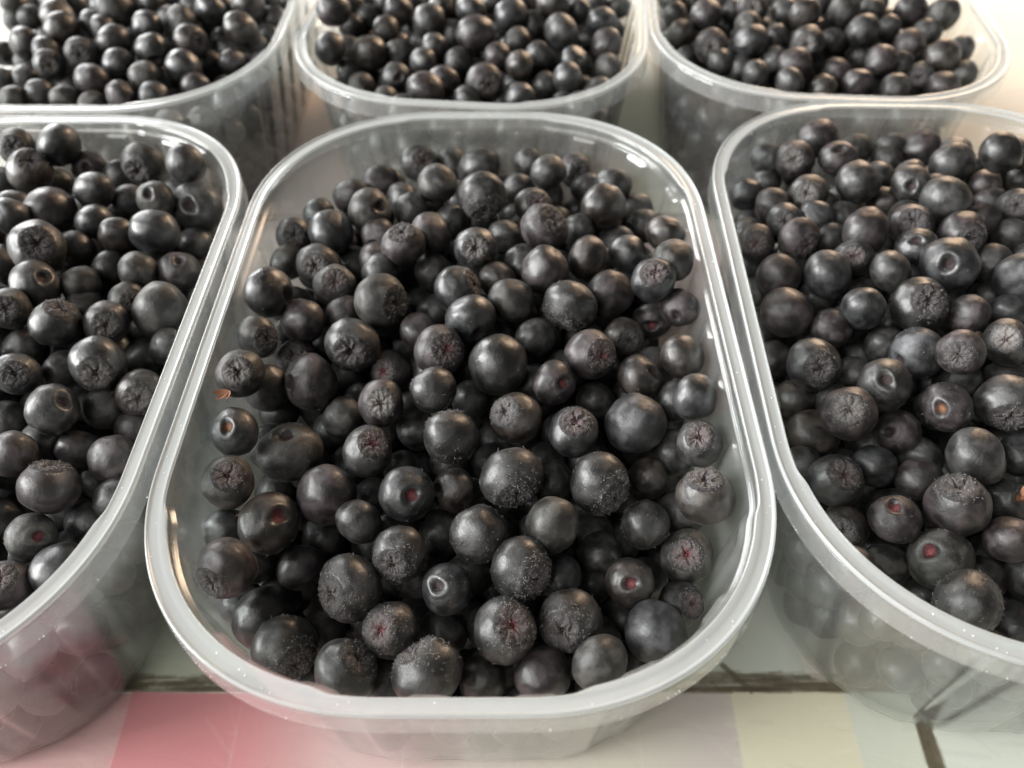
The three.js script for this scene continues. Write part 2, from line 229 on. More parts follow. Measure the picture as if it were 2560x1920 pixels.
const capTexture = (edge, mid, core, spread, seed) => dataTexture(128, 128, (x, y) => {
  const u = x / 127 - 0.5, v = y / 127 - 0.5, q = Math.hypot(u, v) * 2, n = 0.5 + 0.5 * fbm(u * 14 + seed, v * 14, seed, 3), fib = smooth(noise3.noise(u * 44 + seed, v * 44, 3), 0.1, 0.5);
  const t = smooth(q + (n - 0.5) * 0.5, spread, spread + 0.25), e = smooth(q + (n - 0.5) * 0.9, 0.55, 1.0);
  return [0, 1, 2].map((k) => { const a = core[k] + (mid[k] - core[k]) * t, b = a * (0.6 + 0.5 * n) + fib * mid[k] * 0.55; return b + (edge[k] - b) * e; });
}, true, THREE.ClampToEdgeWrapping);
const capMaterial = (t) => new THREE.MeshStandardMaterial({ map: t, roughness: 0.75, bumpMap: t, bumpScale: 0.0002 });
const EDGE = [0.022, 0.021, 0.021];
const CALYX = {
  dark: capMaterial(capTexture(EDGE, [0.07, 0.063, 0.063], [0.03, 0.02, 0.02], 0.1, 1)), grey: capMaterial(capTexture(EDGE, [0.115, 0.105, 0.1], [0.04, 0.028, 0.026], 0.1, 2)),
  pink: capMaterial(capTexture(EDGE, [0.1, 0.08, 0.08], [0.07, 0.03, 0.03], 0.12, 3)), red: capMaterial(capTexture(EDGE, [0.1, 0.078, 0.078], [0.14, 0.032, 0.036], 0.16, 4)), pale: capMaterial(capTexture([0.05, 0.05, 0.05], [0.22, 0.20, 0.19], [0.12, 0.09, 0.085], 0.05, 5)),
};
const SCAR = { dark: capMaterial(capTexture([0.02, 0.015, 0.015], [0.028, 0.016, 0.016], [0.03, 0.014, 0.014], 0.3, 6)), red: capMaterial(capTexture([0.05, 0.012, 0.014], [0.11, 0.022, 0.025], [0.19, 0.045, 0.048], 0.35, 7)), orange: capMaterial(capTexture([0.06, 0.03, 0.02], [0.13, 0.06, 0.032], [0.24, 0.11, 0.055], 0.35, 8)) };
function hairGeometry(f, seed, count, spread, width) {     // short curled white hairs that grow on the skin
  const r = seeded(seed), pos = [], idx = [], a = new THREE.Vector3(), b = new THREE.Vector3(), c = new THREE.Vector3(), dir = new THREE.Vector3(), s = new THREE.Vector3(), u = new THREE.Vector3();
  for (let i = 0; i < count; i++) {
    const th = 0.08 + spread * Math.pow(r(), 0.8), ph = r() * 6.283; a.set(...f(th, ph)); const n = a.clone().normalize(), L = 0.035 + 0.075 * r();
    dir.set(r() - 0.5, r() - 0.5, r() - 0.5).normalize().addScaledVector(n, 0.35).normalize();
    const curl = new THREE.Vector3(r() - 0.5, r() - 0.5, r() - 0.5).multiplyScalar(2.4), m = pos.length / 3;
    for (let j = 0; j < 4; j++) {
      b.copy(a); s.crossVectors(dir, n).normalize(); u.crossVectors(s, dir); const w = width * (1 - j * 0.2);
      for (let q = 0; q < 3; q++) { const g = q * 2.094; c.copy(b).addScaledVector(s, w * Math.cos(g)).addScaledVector(u, w * Math.sin(g)); pos.push(c.x, c.y, c.z); }
      if (j) for (let q = 0; q < 3; q++) { const o = m + (j - 1) * 3, q1 = (q + 1) % 3; idx.push(o + q, o + q1, o + 3 + q, o + q1, o + 3 + q1, o + 3 + q); }
      a.addScaledVector(dir, L / 3); dir.addScaledVector(curl, 0.35).normalize();
    }
  }
  const g = new THREE.BufferGeometry(); g.setAttribute('position', new THREE.Float32BufferAttribute(pos, 3)); g.setIndex(idx); g.computeVertexNormals(); return g;
}
const hairMaterial = new THREE.MeshStandardMaterial({ color: new THREE.Color().setRGB(0.42, 0.40, 0.39), roughness: 0.7 });
const hairs = {
  c: shapes.c.map((s, i) => hairGeometry(s.f, 40 + i, 160, 0.7, 0.0052)), fuzzc: shapes.c.map((s, i) => mergeGeometries([hairGeometry(s.f, 60 + i, 300, 0.95, 0.0058), hairGeometry(s.f, 160 + i, 130, 2.2, 0.0048)])),
  fuzzs: shapes.s.map((s, i) => mergeGeometries([hairGeometry(s.f, 80 + i, 200, 2.9, 0.0048), hairGeometry(s.f, 180 + i, 160, 0.9, 0.0058)])), p: shapes.p.map((s, i) => hairGeometry(s.f, 90 + i, 70, 2.0, 0.0045)),
};
const pick = seeded(77), axis = new THREE.Vector3(), UP = new THREE.Vector3(0, 1, 0), spin = new THREE.Quaternion(), listedBerries = [], lesser = [];
function pose(o, x, y, z, r, nx, ny, nz) {
  o.position.set(x * 0.1 * MM, y * 0.1 * MM, z * 0.1 * MM); axis.set(nx, ny, nz).normalize();
  o.quaternion.setFromUnitVectors(UP, axis).multiply(spin.setFromAxisAngle(UP, pick() * 6.283));
  o.scale.setScalar(r * 0.1 * MM * 1.02);
}
const NEAR = new Set(['C', 'L', 'R']);
function berry(key, x, y, z, r, kind, nx, ny, nz, look, label) {
  const list = shapes[kind], k = Math.floor(pick() * list.length), has = (w) => look.includes(w);
  const set = has('gloss') ? SKIN.gloss : has('bloom') ? SKIN.bloom : has('fuzz') ? SKIN.fuzz : SKIN.dull;
  const b = mesh('berry', list[k].body, set[Math.floor(pick() * set.length)], scene); pose(b, x, y, z, r, nx, ny, nz);
  tag(b, label, 'berry', 'black berries in the punnets');
  const shade = ['pale', 'grey', 'red', 'pink', 'orange'].find(has) ?? 'dark';
  if (kind === 'c') mesh('calyx', list[k].cap, CALYX[shade] ?? CALYX.dark, b);
  if (kind === 'p') mesh('stem_pit', list[k].cap, SCAR[shade] ?? SCAR.dark, b);
  if (NEAR.has(key)) { const h = has('fuzz') ? (kind === 'c' ? hairs.fuzzc : hairs.fuzzs) : kind === 's' ? null : hairs[kind]; if (h) mesh('hairs', h[k], hairMaterial, b); }
  listedBerries.push([key, x * 0.1, y * 0.1, z * 0.1, r * 0.1]);
}
function far(key, x, y, z, r, kind, nx, ny, nz) { const o = new THREE.Object3D(); pose(o, x, y, z, r, nx, ny, nz); o.updateMatrix(); lesser.push(o.matrix.clone()); listedBerries.push([key, x * 0.1, y * 0.1, z * 0.1, r * 0.1]); }
berry('C',-172,462,-747,55,'c',40,58,71,'pink','dull black berry with pinkish star calyx, second from left, fourteenth row back, middle front punnet');
far('C',-82,441,-779,47,'s',-70,-68,20,'');
berry('C',-108,516,-567,53,'s',7,-99,-8,'','smooth black berry, second from left, thirteenth row back, middle front punnet');
berry('C',-1,448,-744,62,'s',-31,62,-72,'','large black berry, third from left, fourteenth row back, middle front punnet');
berry('C',14,522,-505,65,'c',12,-23,96,'fuzz','fuzzy black berry with dark star calyx, fourth from left, twelfth row back, middle front punnet');
far('C',140,433,-783,47,'s',96,-13,-25,'');
berry('C',192,505,-640,48,'s',27,-96,6,'','smooth black berry, third from left, thirteenth row back, middle front punnet');
berry('C',273,447,-733,47,'c',23,54,81,'','half-hidden black berry with dark star calyx in the middle front punnet, fourteenth row back');
far('C',110,446,-638,47,'s',-26,28,-93,'');
berry('C',149,483,-517,49,'c',28,71,64,'pink','dull black berry with pinkish star calyx, fifth from left, twelfth row back, middle front punnet');
far('C',308,425,-674,47,'s',2,42,-91,'');
berry('C',335,492,-499,62,'s',-84,-34,-42,'','large black berry, sixth from left, twelfth row back, middle front punnet');
far('C',438,406,-600,47,'c',6,59,80,'');
berry('C',174,523,-365,60,'c',42,87,24,'','dull black berry with dark star calyx, fifth from left, eleventh row back, middle front punnet');
far('C',268,446,-450,47,'s',97,-17,-17,'');
berry('C',2,522,-288,52,'c',4,63,78,'grey','dull black berry with grey star calyx, sixth from left, tenth row back, middle front punnet');
berry('C',-112,508,-367,54,'s',-72,-62,31,'','smooth black berry, fourth from left, eleventh row back, middle front punnet');
berry('C',-174,529,-295,52,'c',-1,99,12,'','dull black berry with dark star calyx, fifth from left, tenth row back, middle front punnet');
far('C',75,455,-415,47,'s',16,17,-97,'');
berry('C',119,479,-284,47,'s',-51,-81,-28,'','small black berry, seventh from left, tenth row back, middle front punnet');
berry('C',170,518,-211,58,'s',88,-13,-46,'','smooth black berry, fourth from left, ninth row back, middle front punnet');
berry('C',277,503,-274,53,'s',-92,-5,-39,'','smooth black berry, eighth from left, tenth row back, middle front punnet');
berry('C',384,478,-317,49,'s',-54,-84,-2,'','smooth black berry, ninth from left, tenth row back, middle front punnet');
far('C',-233,393,-676,47,'s',-86,-28,-42,'');
far('C',-179,473,-507,47,'s',68,-39,-62,'');
far('C',-267,390,-749,47,'s',-36,-93,-8,'');
far('C',-72,443,-496,47,'s',-50,-4,-86,'');
berry('C',-288,426,-704,55,'s',25,-94,-21,'','half-hidden black berry, first from left, fourteenth row back, middle front punnet');
berry('C',-358,426,-636,54,'s',-15,64,-75,'','half-hidden black berry, first from left, thirteenth row back, middle front punnet');
berry('C',-278,507,-463,58,'p',68,58,45,'','dull black berry with dark stem pit, second from left, twelfth row back, middle front punnet');
berry('C',-436,428,-550,48,'s',-100,-8,-2,'','smooth black berry, first from left, twelfth row back, middle front punnet');
berry('C',-373,487,-397,60,'s',-66,-70,28,'','smooth black berry, second from left, eleventh row back, middle front punnet');
berry('C',-476,464,-413,47,'c',25,67,70,'','small black berry with dark star calyx, first from left, eleventh row back, middle front punnet');
far('C',-212,437,-609,47,'s',69,8,-72,'');
berry('C',-180,439,-536,47,'s',-99,-13,-10,'','half-hidden black berry, third from left, twelfth row back, middle front punnet');
berry('C',-480,441,-336,47,'s',-67,37,-64,'','small black berry, first from left, tenth row back, middle front punnet');
berry('C',-390,473,-285,53,'c',2,60,80,'grey','dull black berry with grey star calyx, second from left, tenth row back, middle front punnet');
berry('C',-336,482,-197,51,'c',20,84,50,'pink','dull black berry with pinkish star calyx, first from left, ninth row back, middle front punnet');
berry('C',-470,533,-117,59,'p',96,5,29,'gloss','glossy black berry with dark stem pit in the middle front punnet, eighth row back');
berry('C',-397,474,-84,53,'s',63,-27,-72,'','smooth black berry, second from left, eighth row back, middle front punnet');
berry('C',-479,501,-4,47,'c',73,41,55,'','small black berry with dark star calyx, first from left, seventh row back, middle front punnet');
berry('C',-305,454,-124,47,'s',-45,8,-89,'','small black berry, third from left, eighth row back, middle front punnet');
berry('C',-251,472,-398,47,'p',-17,13,98,'','small black berry with dark stem pit, third from left, eleventh row back, middle front punnet');
berry('C',-250,463,-319,47,'s',25,-97,4,'','small black berry, third from left, tenth row back, middle front punnet');
berry('C',-234,477,-247,47,'s',82,-46,-35,'','small black berry, fourth from left, tenth row back, middle front punnet');
berry('C',-215,503,-120,65,'c',84,28,46,'','large black berry with dark star calyx in the middle front punnet, eighth row back');
far('C',-109,440,-295,47,'c',9,65,76,'');
berry('C',-38,507,-153,58,'c',88,47,8,'','dull black berry with dark star calyx, second from left, ninth row back, middle front punnet');
berry('C',-3,508,-52,58,'p',38,-9,92,'','dull black berry with dark stem pit, sixth from left, eighth row back, middle front punnet');
berry('C',57,477,-222,47,'s',-73,-68,8,'','small black berry, third from left, ninth row back, middle front punnet');
berry('C',90,502,-123,53,'s',-33,-94,-4,'','smooth black berry, seventh from left, eighth row back, middle front punnet');
berry('C',225,499,-108,64,'c',-43,-41,81,'fuzz','fuzzy black berry with dark star calyx, ninth from left, eighth row back, middle front punnet');
berry('C',327,471,-174,59,'s',-65,-25,-71,'','smooth black berry, fifth from left, ninth row back, middle front punnet');
berry('C',144,466,-31,47,'s',-57,-21,-80,'','small black berry, eighth from left, eighth row back, middle front punnet');
berry('C',266,479,32,57,'c',47,60,65,'red','dull black berry with reddish star calyx, seventh from left, seventh row back, middle front punnet');
berry('C',60,487,71,66,'s',75,-58,-33,'gloss','glossy black berry, sixth from left, seventh row back, middle front punnet');
berry('C',-70,494,34,57,'c',48,70,54,'red','dull black berry with reddish star calyx, fifth from left, seventh row back, middle front punnet');
berry('C',-122,466,-52,47,'s',-45,-89,12,'','small black berry, fifth from left, eighth row back, middle front punnet');
berry('C',-80,476,132,51,'s',61,-77,20,'fuzz','fuzzy black berry, fifth from left, sixth row back, middle front punnet');
berry('C',-187,417,24,47,'c',-37,68,63,'red','half-hidden black berry with reddish star calyx in the middle front punnet, seventh row back');
berry('C',-190,466,162,49,'c',16,75,64,'pale','dull black berry with whitish star calyx in the middle front punnet, sixth row back');
berry('C',182,469,108,48,'p',46,66,60,'red','dull black berry with red stem pit, sixth from left, sixth row back, middle front punnet');
far('C',281,377,86,47,'s',68,29,-68,'');
berry('C',99,458,198,55,'c',-55,79,26,'','dull black berry with dark star calyx, fifth from left, fifth row back, middle front punnet');
berry('C',219,451,230,54,'c',4,99,15,'pink','dull black berry with pinkish star calyx, sixth from left, fifth row back, middle front punnet');
far('C',-4,371,72,47,'s',90,-44,6,'');
far('C',-118,373,161,47,'s',-74,-66,-13,'');
berry('C',351,441,-59,47,'c',28,52,81,'','small black berry with dark star calyx, tenth from left, eighth row back, middle front punnet');
far('C',456,401,-533,47,'c',-15,60,78,'');
berry('C',477,510,-359,50,'s',38,61,-70,'','smooth black berry, sixth from left, eleventh row back, middle front punnet');
berry('C',478,536,-224,51,'s',-58,-68,-44,'','smooth black berry, eighth from left, ninth row back, middle front punnet');
berry('C',424,528,-163,52,'c',-15,90,42,'pink','dull black berry with pinkish star calyx, seventh from left, ninth row back, middle front punnet');
berry('C',490,466,-134,47,'p',-32,18,93,'','small black berry with dark stem pit, ninth from left, ninth row back, middle front punnet');
berry('C',434,406,-153,47,'p',-16,39,91,'red','small black berry with red stem pit, sixth from left, ninth row back, middle front punnet');
berry('C',375,445,72,50,'p',59,75,28,'','dull black berry with dark stem pit, eighth from left, seventh row back, middle front punnet');
berry('C',354,430,192,68,'s',73,-61,29,'bloom','bluish black berry, seventh from left, fifth row back, middle front punnet');
berry('C',471,474,35,50,'s',-64,-74,-22,'','smooth black berry, ninth from left, seventh row back, middle front punnet');
berry('C',474,500,179,49,'s',-52,-29,-81,'','smooth black berry, seventh from left, sixth row back, middle front punnet');
berry('C',474,468,276,47,'c',-20,94,28,'pink','small black berry with pinkish star calyx, eighth from left, fifth row back, middle front punnet');
berry('C',382,354,281,47,'s',97,4,-25,'','small black berry, seventh from left, fourth row back, middle front punnet');
berry('C',464,476,412,56,'c',-15,95,-26,'','dull black berry with dark star calyx, tenth from left, third row back, middle front punnet');
berry('C',268,424,343,62,'c',54,14,83,'fuzz','fuzzy black berry with dark star calyx, sixth from left, fourth row back, middle front punnet');
berry('C',359,376,411,49,'s',-79,-39,-46,'fuzz','fuzzy black berry, eighth from left, third row back, middle front punnet');
berry('C',-36,457,248,60,'s',-43,28,-86,'fuzz','fuzzy black berry, fourth from left, fifth row back, middle front punnet');
berry('C',89,440,339,64,'c',25,6,97,'fuzz','fuzzy black berry with dark star calyx, fifth from left, fourth row back, middle front punnet');
berry('C',-121,433,373,55,'p',32,75,58,'red','dull black berry with red stem pit, third from left, fourth row back, middle front punnet');
berry('C',-29,398,341,47,'p',-76,54,37,'','small black berry with dark stem pit, fourth from left, fourth row back, middle front punnet');
far('C',175,355,289,47,'s',85,-34,-40,'');
berry('C',24,416,456,57,'s',69,-53,-49,'fuzz','fuzzy black berry, fifth from left, third row back, middle front punnet');
berry('C',169,417,438,56,'s',92,-39,-2,'','smooth black berry, sixth from left, third row back, middle front punnet');
far('C',258,297,383,47,'s',-75,-25,-61,'');
berry('C',-127,407,495,54,'c',-19,48,86,'fuzz','fuzzy black berry with dark star calyx, fourth from left, third row back, middle front punnet');
berry('C',106,402,524,59,'c',59,36,72,'fuzz','fuzzy black berry with dark star calyx, sixth from left, second row back, middle front punnet');
berry('C',182,327,501,47,'s',60,-75,27,'','half-hidden black berry, seventh from left, third row back, middle front punnet');
berry('C',-34,387,559,48,'p',-38,88,29,'','dull black berry with dark stem pit, fifth from left, second row back, middle front punnet');
berry('C',318,357,529,47,'p',-9,85,52,'red','small black berry with red stem pit, eighth from left, second row back, middle front punnet');
berry('C',443,333,459,54,'c',-20,89,40,'red','dull black berry with reddish star calyx, ninth from left, third row back, middle front punnet');
berry('C',422,299,546,47,'c',55,74,38,'pink','small black berry with pinkish star calyx, ninth from left, second row back, middle front punnet');
berry('C',362,332,621,62,'s',-71,-66,24,'bloom','bluish black berry, tenth from left, first row back, middle front punnet');
berry('C',76,378,638,59,'c',31,93,22,'red fuzz','fuzzy black berry with reddish star calyx, seventh from left, first row back, middle front punnet');
berry('C',198,357,607,59,'c',-36,58,73,'fuzz','fuzzy black berry with dark star calyx, seventh from left, second row back, middle front punnet');
berry('C',248,364,696,53,'s',-49,-20,-85,'','smooth black berry, ninth from left, first row back, middle front punnet');
berry('C',-135,370,632,53,'c',-32,86,40,'red fuzz','fuzzy black berry with reddish star calyx, fourth from left, first row back, middle front punnet');
berry('C',146,327,699,53,'s',10,-60,80,'','smooth black berry, eighth from left, first row back, middle front punnet');
far('C',-47,284,597,47,'s',55,8,-83,'');
berry('C',-62,369,713,63,'c',-46,66,-59,'fuzz','fuzzy black berry with dark star calyx, fifth from left, first row back, middle front punnet');
berry('C',34,295,697,47,'s',93,-33,-17,'','half-hidden black berry, sixth from left, first row back, middle front punnet');
berry('C',-148,290,694,47,'s',17,-91,37,'','half-hidden black berry, third from left, first row back, middle front punnet');
berry('C',-211,359,705,57,'c',62,75,-23,'','dull black berry with dark star calyx, second from left, first row back, middle front punnet');
berry('C',-332,344,655,62,'c',60,23,76,'fuzz','fuzzy black berry with dark star calyx, first from left, first row back, middle front punnet');
berry('C',-393,317,581,61,'s',-88,15,-45,'gloss','glossy black berry, second from left, second row back, middle front punnet');
berry('C',-284,273,594,47,'s',80,-50,-32,'','half-hidden black berry, third from left, second row back, middle front punnet');
berry('C',-217,386,555,63,'c',-63,49,60,'fuzz','fuzzy black berry with dark star calyx, fourth from left, second row back, middle front punnet');
berry('C',-335,328,478,47,'s',11,-86,49,'','small black berry, third from left, third row back, middle front punnet');
berry('C',-433,460,552,57,'c',-42,23,88,'','dull black berry with dark star calyx, first from left, second row back, middle front punnet');
far('C',-449,285,533,47,'s',-30,-85,43,'');
berry('C',-388,417,431,61,'p',58,80,15,'red','dull black berry with red stem pit, second from left, third row back, middle front punnet');
berry('C',-477,397,434,47,'s',8,-10,-99,'','small black berry, first from left, third row back, middle front punnet');
berry('C',-470,472,371,52,'c',30,93,22,'pink','dull black berry with pinkish star calyx, first from left, fourth row back, middle front punnet');
berry('C',-284,418,365,62,'s',23,-9,-97,'','large black berry, second from left, fourth row back, middle front punnet');
berry('C',-380,411,252,66,'p',0,100,-6,'','large black berry with dark stem pit, second from left, fifth row back, middle front punnet');
berry('C',-475,493,262,49,'p',-5,93,36,'orange','dull black berry with orange stem pit in the middle front punnet, fifth row back');
berry('C',-209,444,275,52,'c',40,90,18,'red','dull black berry with reddish star calyx, third from left, fifth row back, middle front punnet');
berry('C',-285,402,149,47,'s',75,-65,-16,'','small black berry, third from left, sixth row back, middle front punnet');
far('C',-451,331,73,47,'s',-57,8,-82,'');
berry('C',-355,449,86,63,'p',-71,46,54,'','large black berry with dark stem pit, second from left, sixth row back, middle front punnet');
berry('C',-479,534,138,50,'c',16,79,59,'grey husk','dull black berry with orange dry husk in the middle front punnet, sixth row back');
berry('C',-412,421,-12,47,'c',4,90,44,'','small black berry with dark star calyx, second from left, seventh row back, middle front punnet');
berry('C',-271,477,-2,61,'c',8,42,90,'','dull black berry with dark star calyx, third from left, seventh row back, middle front punnet');
far('C',-435,282,262,47,'s',66,-73,-19,'');
far('C',-311,295,390,47,'s',75,-61,-24,'');
far('C',-145,345,256,47,'s',-98,-18,2,'');
far('C',271,307,433,47,'s',0,-83,56,'');
far('C',-386,262,506,47,'s',-90,17,-40,'');
berry('L',-1307,517,-752,50,'c',21,52,83,'','dull black berry with dark star calyx, first from left, twelfth row back, left front punnet');
berry('L',-1179,529,-742,61,'s',-84,52,-13,'','large black berry, second from left, twelfth row back, left front punnet');
berry('L',-1234,506,-646,60,'c',48,86,20,'','dull black berry with dark star calyx, first from left, eleventh row back, left front punnet');
berry('L',-1124,451,-745,49,'p',25,54,81,'','dull black berry with dark stem pit, third from left, twelfth row back, left front punnet');
berry('L',-1019,515,-542,52,'s',48,-17,-86,'','smooth black berry, first from left, tenth row back, left front punnet');
berry('L',-955,479,-724,59,'c',0,11,99,'','dull black berry with dark star calyx, second from left, eleventh row back, left front punnet');
berry('L',-797,531,-644,55,'s',-98,-3,17,'','smooth black berry, third from left, eleventh row back, left front punnet');
berry('L',-951,461,-572,47,'s',-13,61,-78,'bloom','bluish black berry, second from left, tenth row back, left front punnet');
berry('L',-855,502,-521,49,'p',-4,83,56,'','dull black berry with dark stem pit, third from left, tenth row back, left front punnet');
berry('L',-764,453,-553,68,'p',-6,67,74,'','large black berry with dark stem pit in the left front punnet, tenth row back');
berry('L',-1109,508,-465,64,'s',-54,-74,40,'','large black berry, second from left, ninth row back, left front punnet');
berry('L',-1168,545,-391,49,'s',-69,-47,55,'','smooth black berry, first from left, ninth row back, left front punnet');
berry('L',-987,496,-433,47,'s',-61,41,-68,'','small black berry, third from left, ninth row back, left front punnet');
berry('L',-917,491,-383,47,'s',-12,7,-99,'','small black berry, fourth from left, ninth row back, left front punnet');
berry('L',-817,501,-381,62,'s',11,55,-83,'','large black berry, fifth from left, ninth row back, left front punnet');
far('L',-761,401,-456,47,'s',12,-97,-23,'');
berry('L',-1066,530,-283,65,'c',48,69,54,'','large black berry with dark star calyx, second from left, eighth row back, left front punnet');
berry('L',-1016,474,-350,47,'s',-84,-48,24,'','small black berry, third from left, eighth row back, left front punnet');
berry('L',-1179,477,-291,47,'s',-86,-35,38,'','small black berry, first from left, eighth row back, left front punnet');
berry('L',-1040,506,-174,58,'p',72,67,16,'','dull black berry with dark stem pit, first from left, seventh row back, left front punnet');
berry('L',-958,475,-214,47,'s',-40,66,-64,'','small black berry, second from left, seventh row back, left front punnet');
far('L',-921,451,-298,47,'s',-98,16,-11,'');
berry('L',-830,479,-257,48,'s',-72,-69,7,'','smooth black berry, fourth from left, seventh row back, left front punnet');
berry('L',-741,457,-282,52,'p',28,95,12,'','dull black berry with dark stem pit, fourth from left, eighth row back, left front punnet');
berry('L',-840,451,-177,47,'c',67,50,55,'grey','small black berry with grey star calyx in the left front punnet, seventh row back');
berry('L',-746,461,-134,67,'s',52,-30,-79,'','large black berry, fourth from left, sixth row back, left front punnet');
berry('L',-1061,516,-83,47,'c',33,64,69,'','small black berry with dark star calyx, first from left, sixth row back, left front punnet');
berry('L',-952,496,-55,57,'c',45,85,-27,'gloss','glossy black berry with dark star calyx in the left front punnet, sixth row back');
far('L',-944,442,-166,47,'s',-7,-90,42,'');
berry('L',-854,473,-79,51,'c',44,55,71,'grey','dull black berry with grey star calyx, third from left, sixth row back, left front punnet');
far('L',-1328,469,-648,47,'s',-43,-90,-4,'');
far('L',-1050,429,-39,47,'s',54,-83,-12,'');
berry('L',-992,481,87,47,'c',42,67,61,'','small black berry with dark star calyx, first from left, fifth row back, left front punnet');
berry('L',-934,427,27,47,'s',34,-94,-3,'','small black berry, second from left, fifth row back, left front punnet');
berry('L',-835,463,43,61,'c',31,35,88,'grey','large black berry with grey star calyx in the left front punnet, fifth row back');
far('L',-792,377,-67,47,'s',25,-89,-37,'');
berry('L',-741,420,92,53,'c',29,48,82,'grey','dull black berry with grey star calyx, fifth from left, fifth row back, left front punnet');
berry('L',-895,455,167,54,'p',76,64,9,'','dull black berry with dark stem pit, first from left, fourth row back, left front punnet');
berry('L',-828,388,109,47,'s',27,-65,-71,'','small black berry, fourth from left, fifth row back, left front punnet');
berry('L',-758,351,139,47,'s',-26,6,-96,'','small black berry, third from left, fourth row back, left front punnet');
berry('L',-941,443,279,50,'s',7,6,-100,'','smooth black berry, first from left, third row back, left front punnet');
far('L',-1033,389,146,47,'s',53,-50,-69,'');
berry('L',-856,371,216,47,'s',24,5,-97,'','small black berry, second from left, fourth row back, left front punnet');
berry('L',-756,397,260,53,'s',48,-64,-60,'','smooth black berry, third from left, third row back, left front punnet');
berry('L',-854,416,341,61,'c',15,77,-62,'','large black berry with dark star calyx, second from left, third row back, left front punnet');
berry('L',-801,324,364,47,'s',53,-84,-13,'','small black berry, second from left, second row back, left front punnet');
berry('L',-867,384,439,47,'p',73,58,36,'red','small black berry with red stem pit in the left front punnet, second row back');
berry('L',-794,363,504,56,'s',12,-86,50,'','smooth black berry, third from left, first row back, left front punnet');
berry('L',-882,376,541,47,'c',19,98,7,'pink','small black berry with pinkish star calyx in the left front punnet, first row back');
far('L',-975,340,369,47,'s',-84,-47,28,'');
berry('L',-896,296,548,47,'s',-90,-43,13,'','half-hidden black berry, second from left, first row back, left front punnet');
berry('R',970,508,-798,57,'s',36,-84,40,'','smooth black berry, first from left, thirteenth row back, right front punnet');
far('R',828,465,-757,47,'c',-29,52,80,'');
berry('R',888,495,-710,53,'c',-41,50,77,'grey','dull black berry with grey star calyx, first from left, twelfth row back, right front punnet');
berry('R',1002,506,-695,51,'p',-19,93,32,'','dull black berry with dark stem pit, second from left, twelfth row back, right front punnet');
far('R',1113,442,-841,47,'s',66,-74,-14,'');
berry('R',1205,456,-823,47,'s',-16,21,-96,'','small black berry, second from left, thirteenth row back, right front punnet');
far('R',1183,442,-776,47,'s',80,44,-40,'');
berry('R',1282,471,-801,56,'s',46,-88,6,'','smooth black berry, third from left, thirteenth row back, right front punnet');
berry('R',1305,512,-662,59,'s',69,-60,40,'','smooth black berry, fourth from left, twelfth row back, right front punnet');
berry('R',1391,581,-605,55,'s',73,59,-34,'gloss','glossy black berry, eighth from left, eleventh row back, right front punnet');
berry('R',1453,458,-689,47,'s',81,-59,6,'','small black berry, fifth from left, twelfth row back, right front punnet');
berry('R',1394,475,-608,47,'s',-53,-76,-38,'','small black berry, sixth from left, eleventh row back, right front punnet');
berry('R',1507,470,-640,47,'s',-12,-87,-47,'','small black berry, sixth from left, twelfth row back, right front punnet');
berry('R',1018,518,-568,59,'s',-30,-95,-2,'','smooth black berry, third from left, eleventh row back, right front punnet');
berry('R',1113,468,-662,47,'s',51,-77,38,'','small black berry, third from left, twelfth row back, right front punnet');
berry('R',1151,527,-543,51,'p',-42,43,80,'','dull black berry with dark stem pit, fifth from left, eleventh row back, right front punnet');
berry('R',884,501,-542,50,'c',-42,52,74,'grey','dull black berry with grey star calyx, second from left, eleventh row back, right front punnet');
berry('R',744,443,-615,47,'s',-32,41,-85,'','small black berry, first from left, eleventh row back, right front punnet');
far('R',826,412,-721,47,'s',69,-63,35,'');
berry('R',793,468,-530,48,'s',56,11,-82,'','smooth black berry, first from left, tenth row back, right front punnet');
berry('R',808,477,-452,47,'c',-31,57,76,'','small black berry with dark star calyx, second from left, tenth row back, right front punnet');
berry('R',891,483,-461,47,'s',-21,-95,-22,'','small black berry, third from left, tenth row back, right front punnet');
far('R',979,455,-492,47,'s',-75,-63,-21,'');
berry('R',724,454,-392,48,'c',-18,61,77,'pink','dull black berry with pinkish star calyx, first from left, ninth row back, right front punnet');
berry('R',817,492,-361,52,'c',37,9,93,'pink','dull black berry with pinkish star calyx, second from left, ninth row back, right front punnet');
far('R',922,452,-402,47,'s',-32,-5,-95,'');
berry('R',981,515,-359,59,'s',-67,-23,-71,'','smooth black berry, third from left, ninth row back, right front punnet');
berry('R',1103,457,-552,47,'s',84,27,-47,'','small black berry, fourth from left, eleventh row back, right front punnet');
berry('R',1107,510,-389,54,'c',-31,79,53,'','dull black berry with dark star calyx, fourth from left, ninth row back, right front punnet');
berry('R',1207,536,-455,64,'s',73,52,-45,'','large black berry, fourth from left, tenth row back, right front punnet');
berry('R',1372,474,-521,48,'s',62,-76,21,'','smooth black berry, seventh from left, eleventh row back, right front punnet');
berry('R',1402,517,-457,47,'c',-51,59,63,'','small black berry with dark star calyx, sixth from left, tenth row back, right front punnet');
berry('R',1302,498,-421,47,'s',-32,9,-94,'','small black berry, fifth from left, tenth row back, right front punnet');
berry('R',1216,515,-343,58,'c',4,45,89,'','dull black berry with dark star calyx, sixth from left, ninth row back, right front punnet');
far('R',1372,480,-382,47,'s',46,33,-82,'');
berry('R',1091,512,-301,47,'p',-40,83,39,'','small black berry with dark stem pit, fifth from left, ninth row back, right front punnet');
berry('R',1134,532,-212,65,'p',-51,55,66,'','large black berry with dark stem pit in the right front punnet, eighth row back');
far('R',1287,474,-283,47,'p',-50,56,66,'');
berry('R',1305,509,-190,59,'s',-10,16,-98,'bloom','bluish black berry, sixth from left, eighth row back, right front punnet');
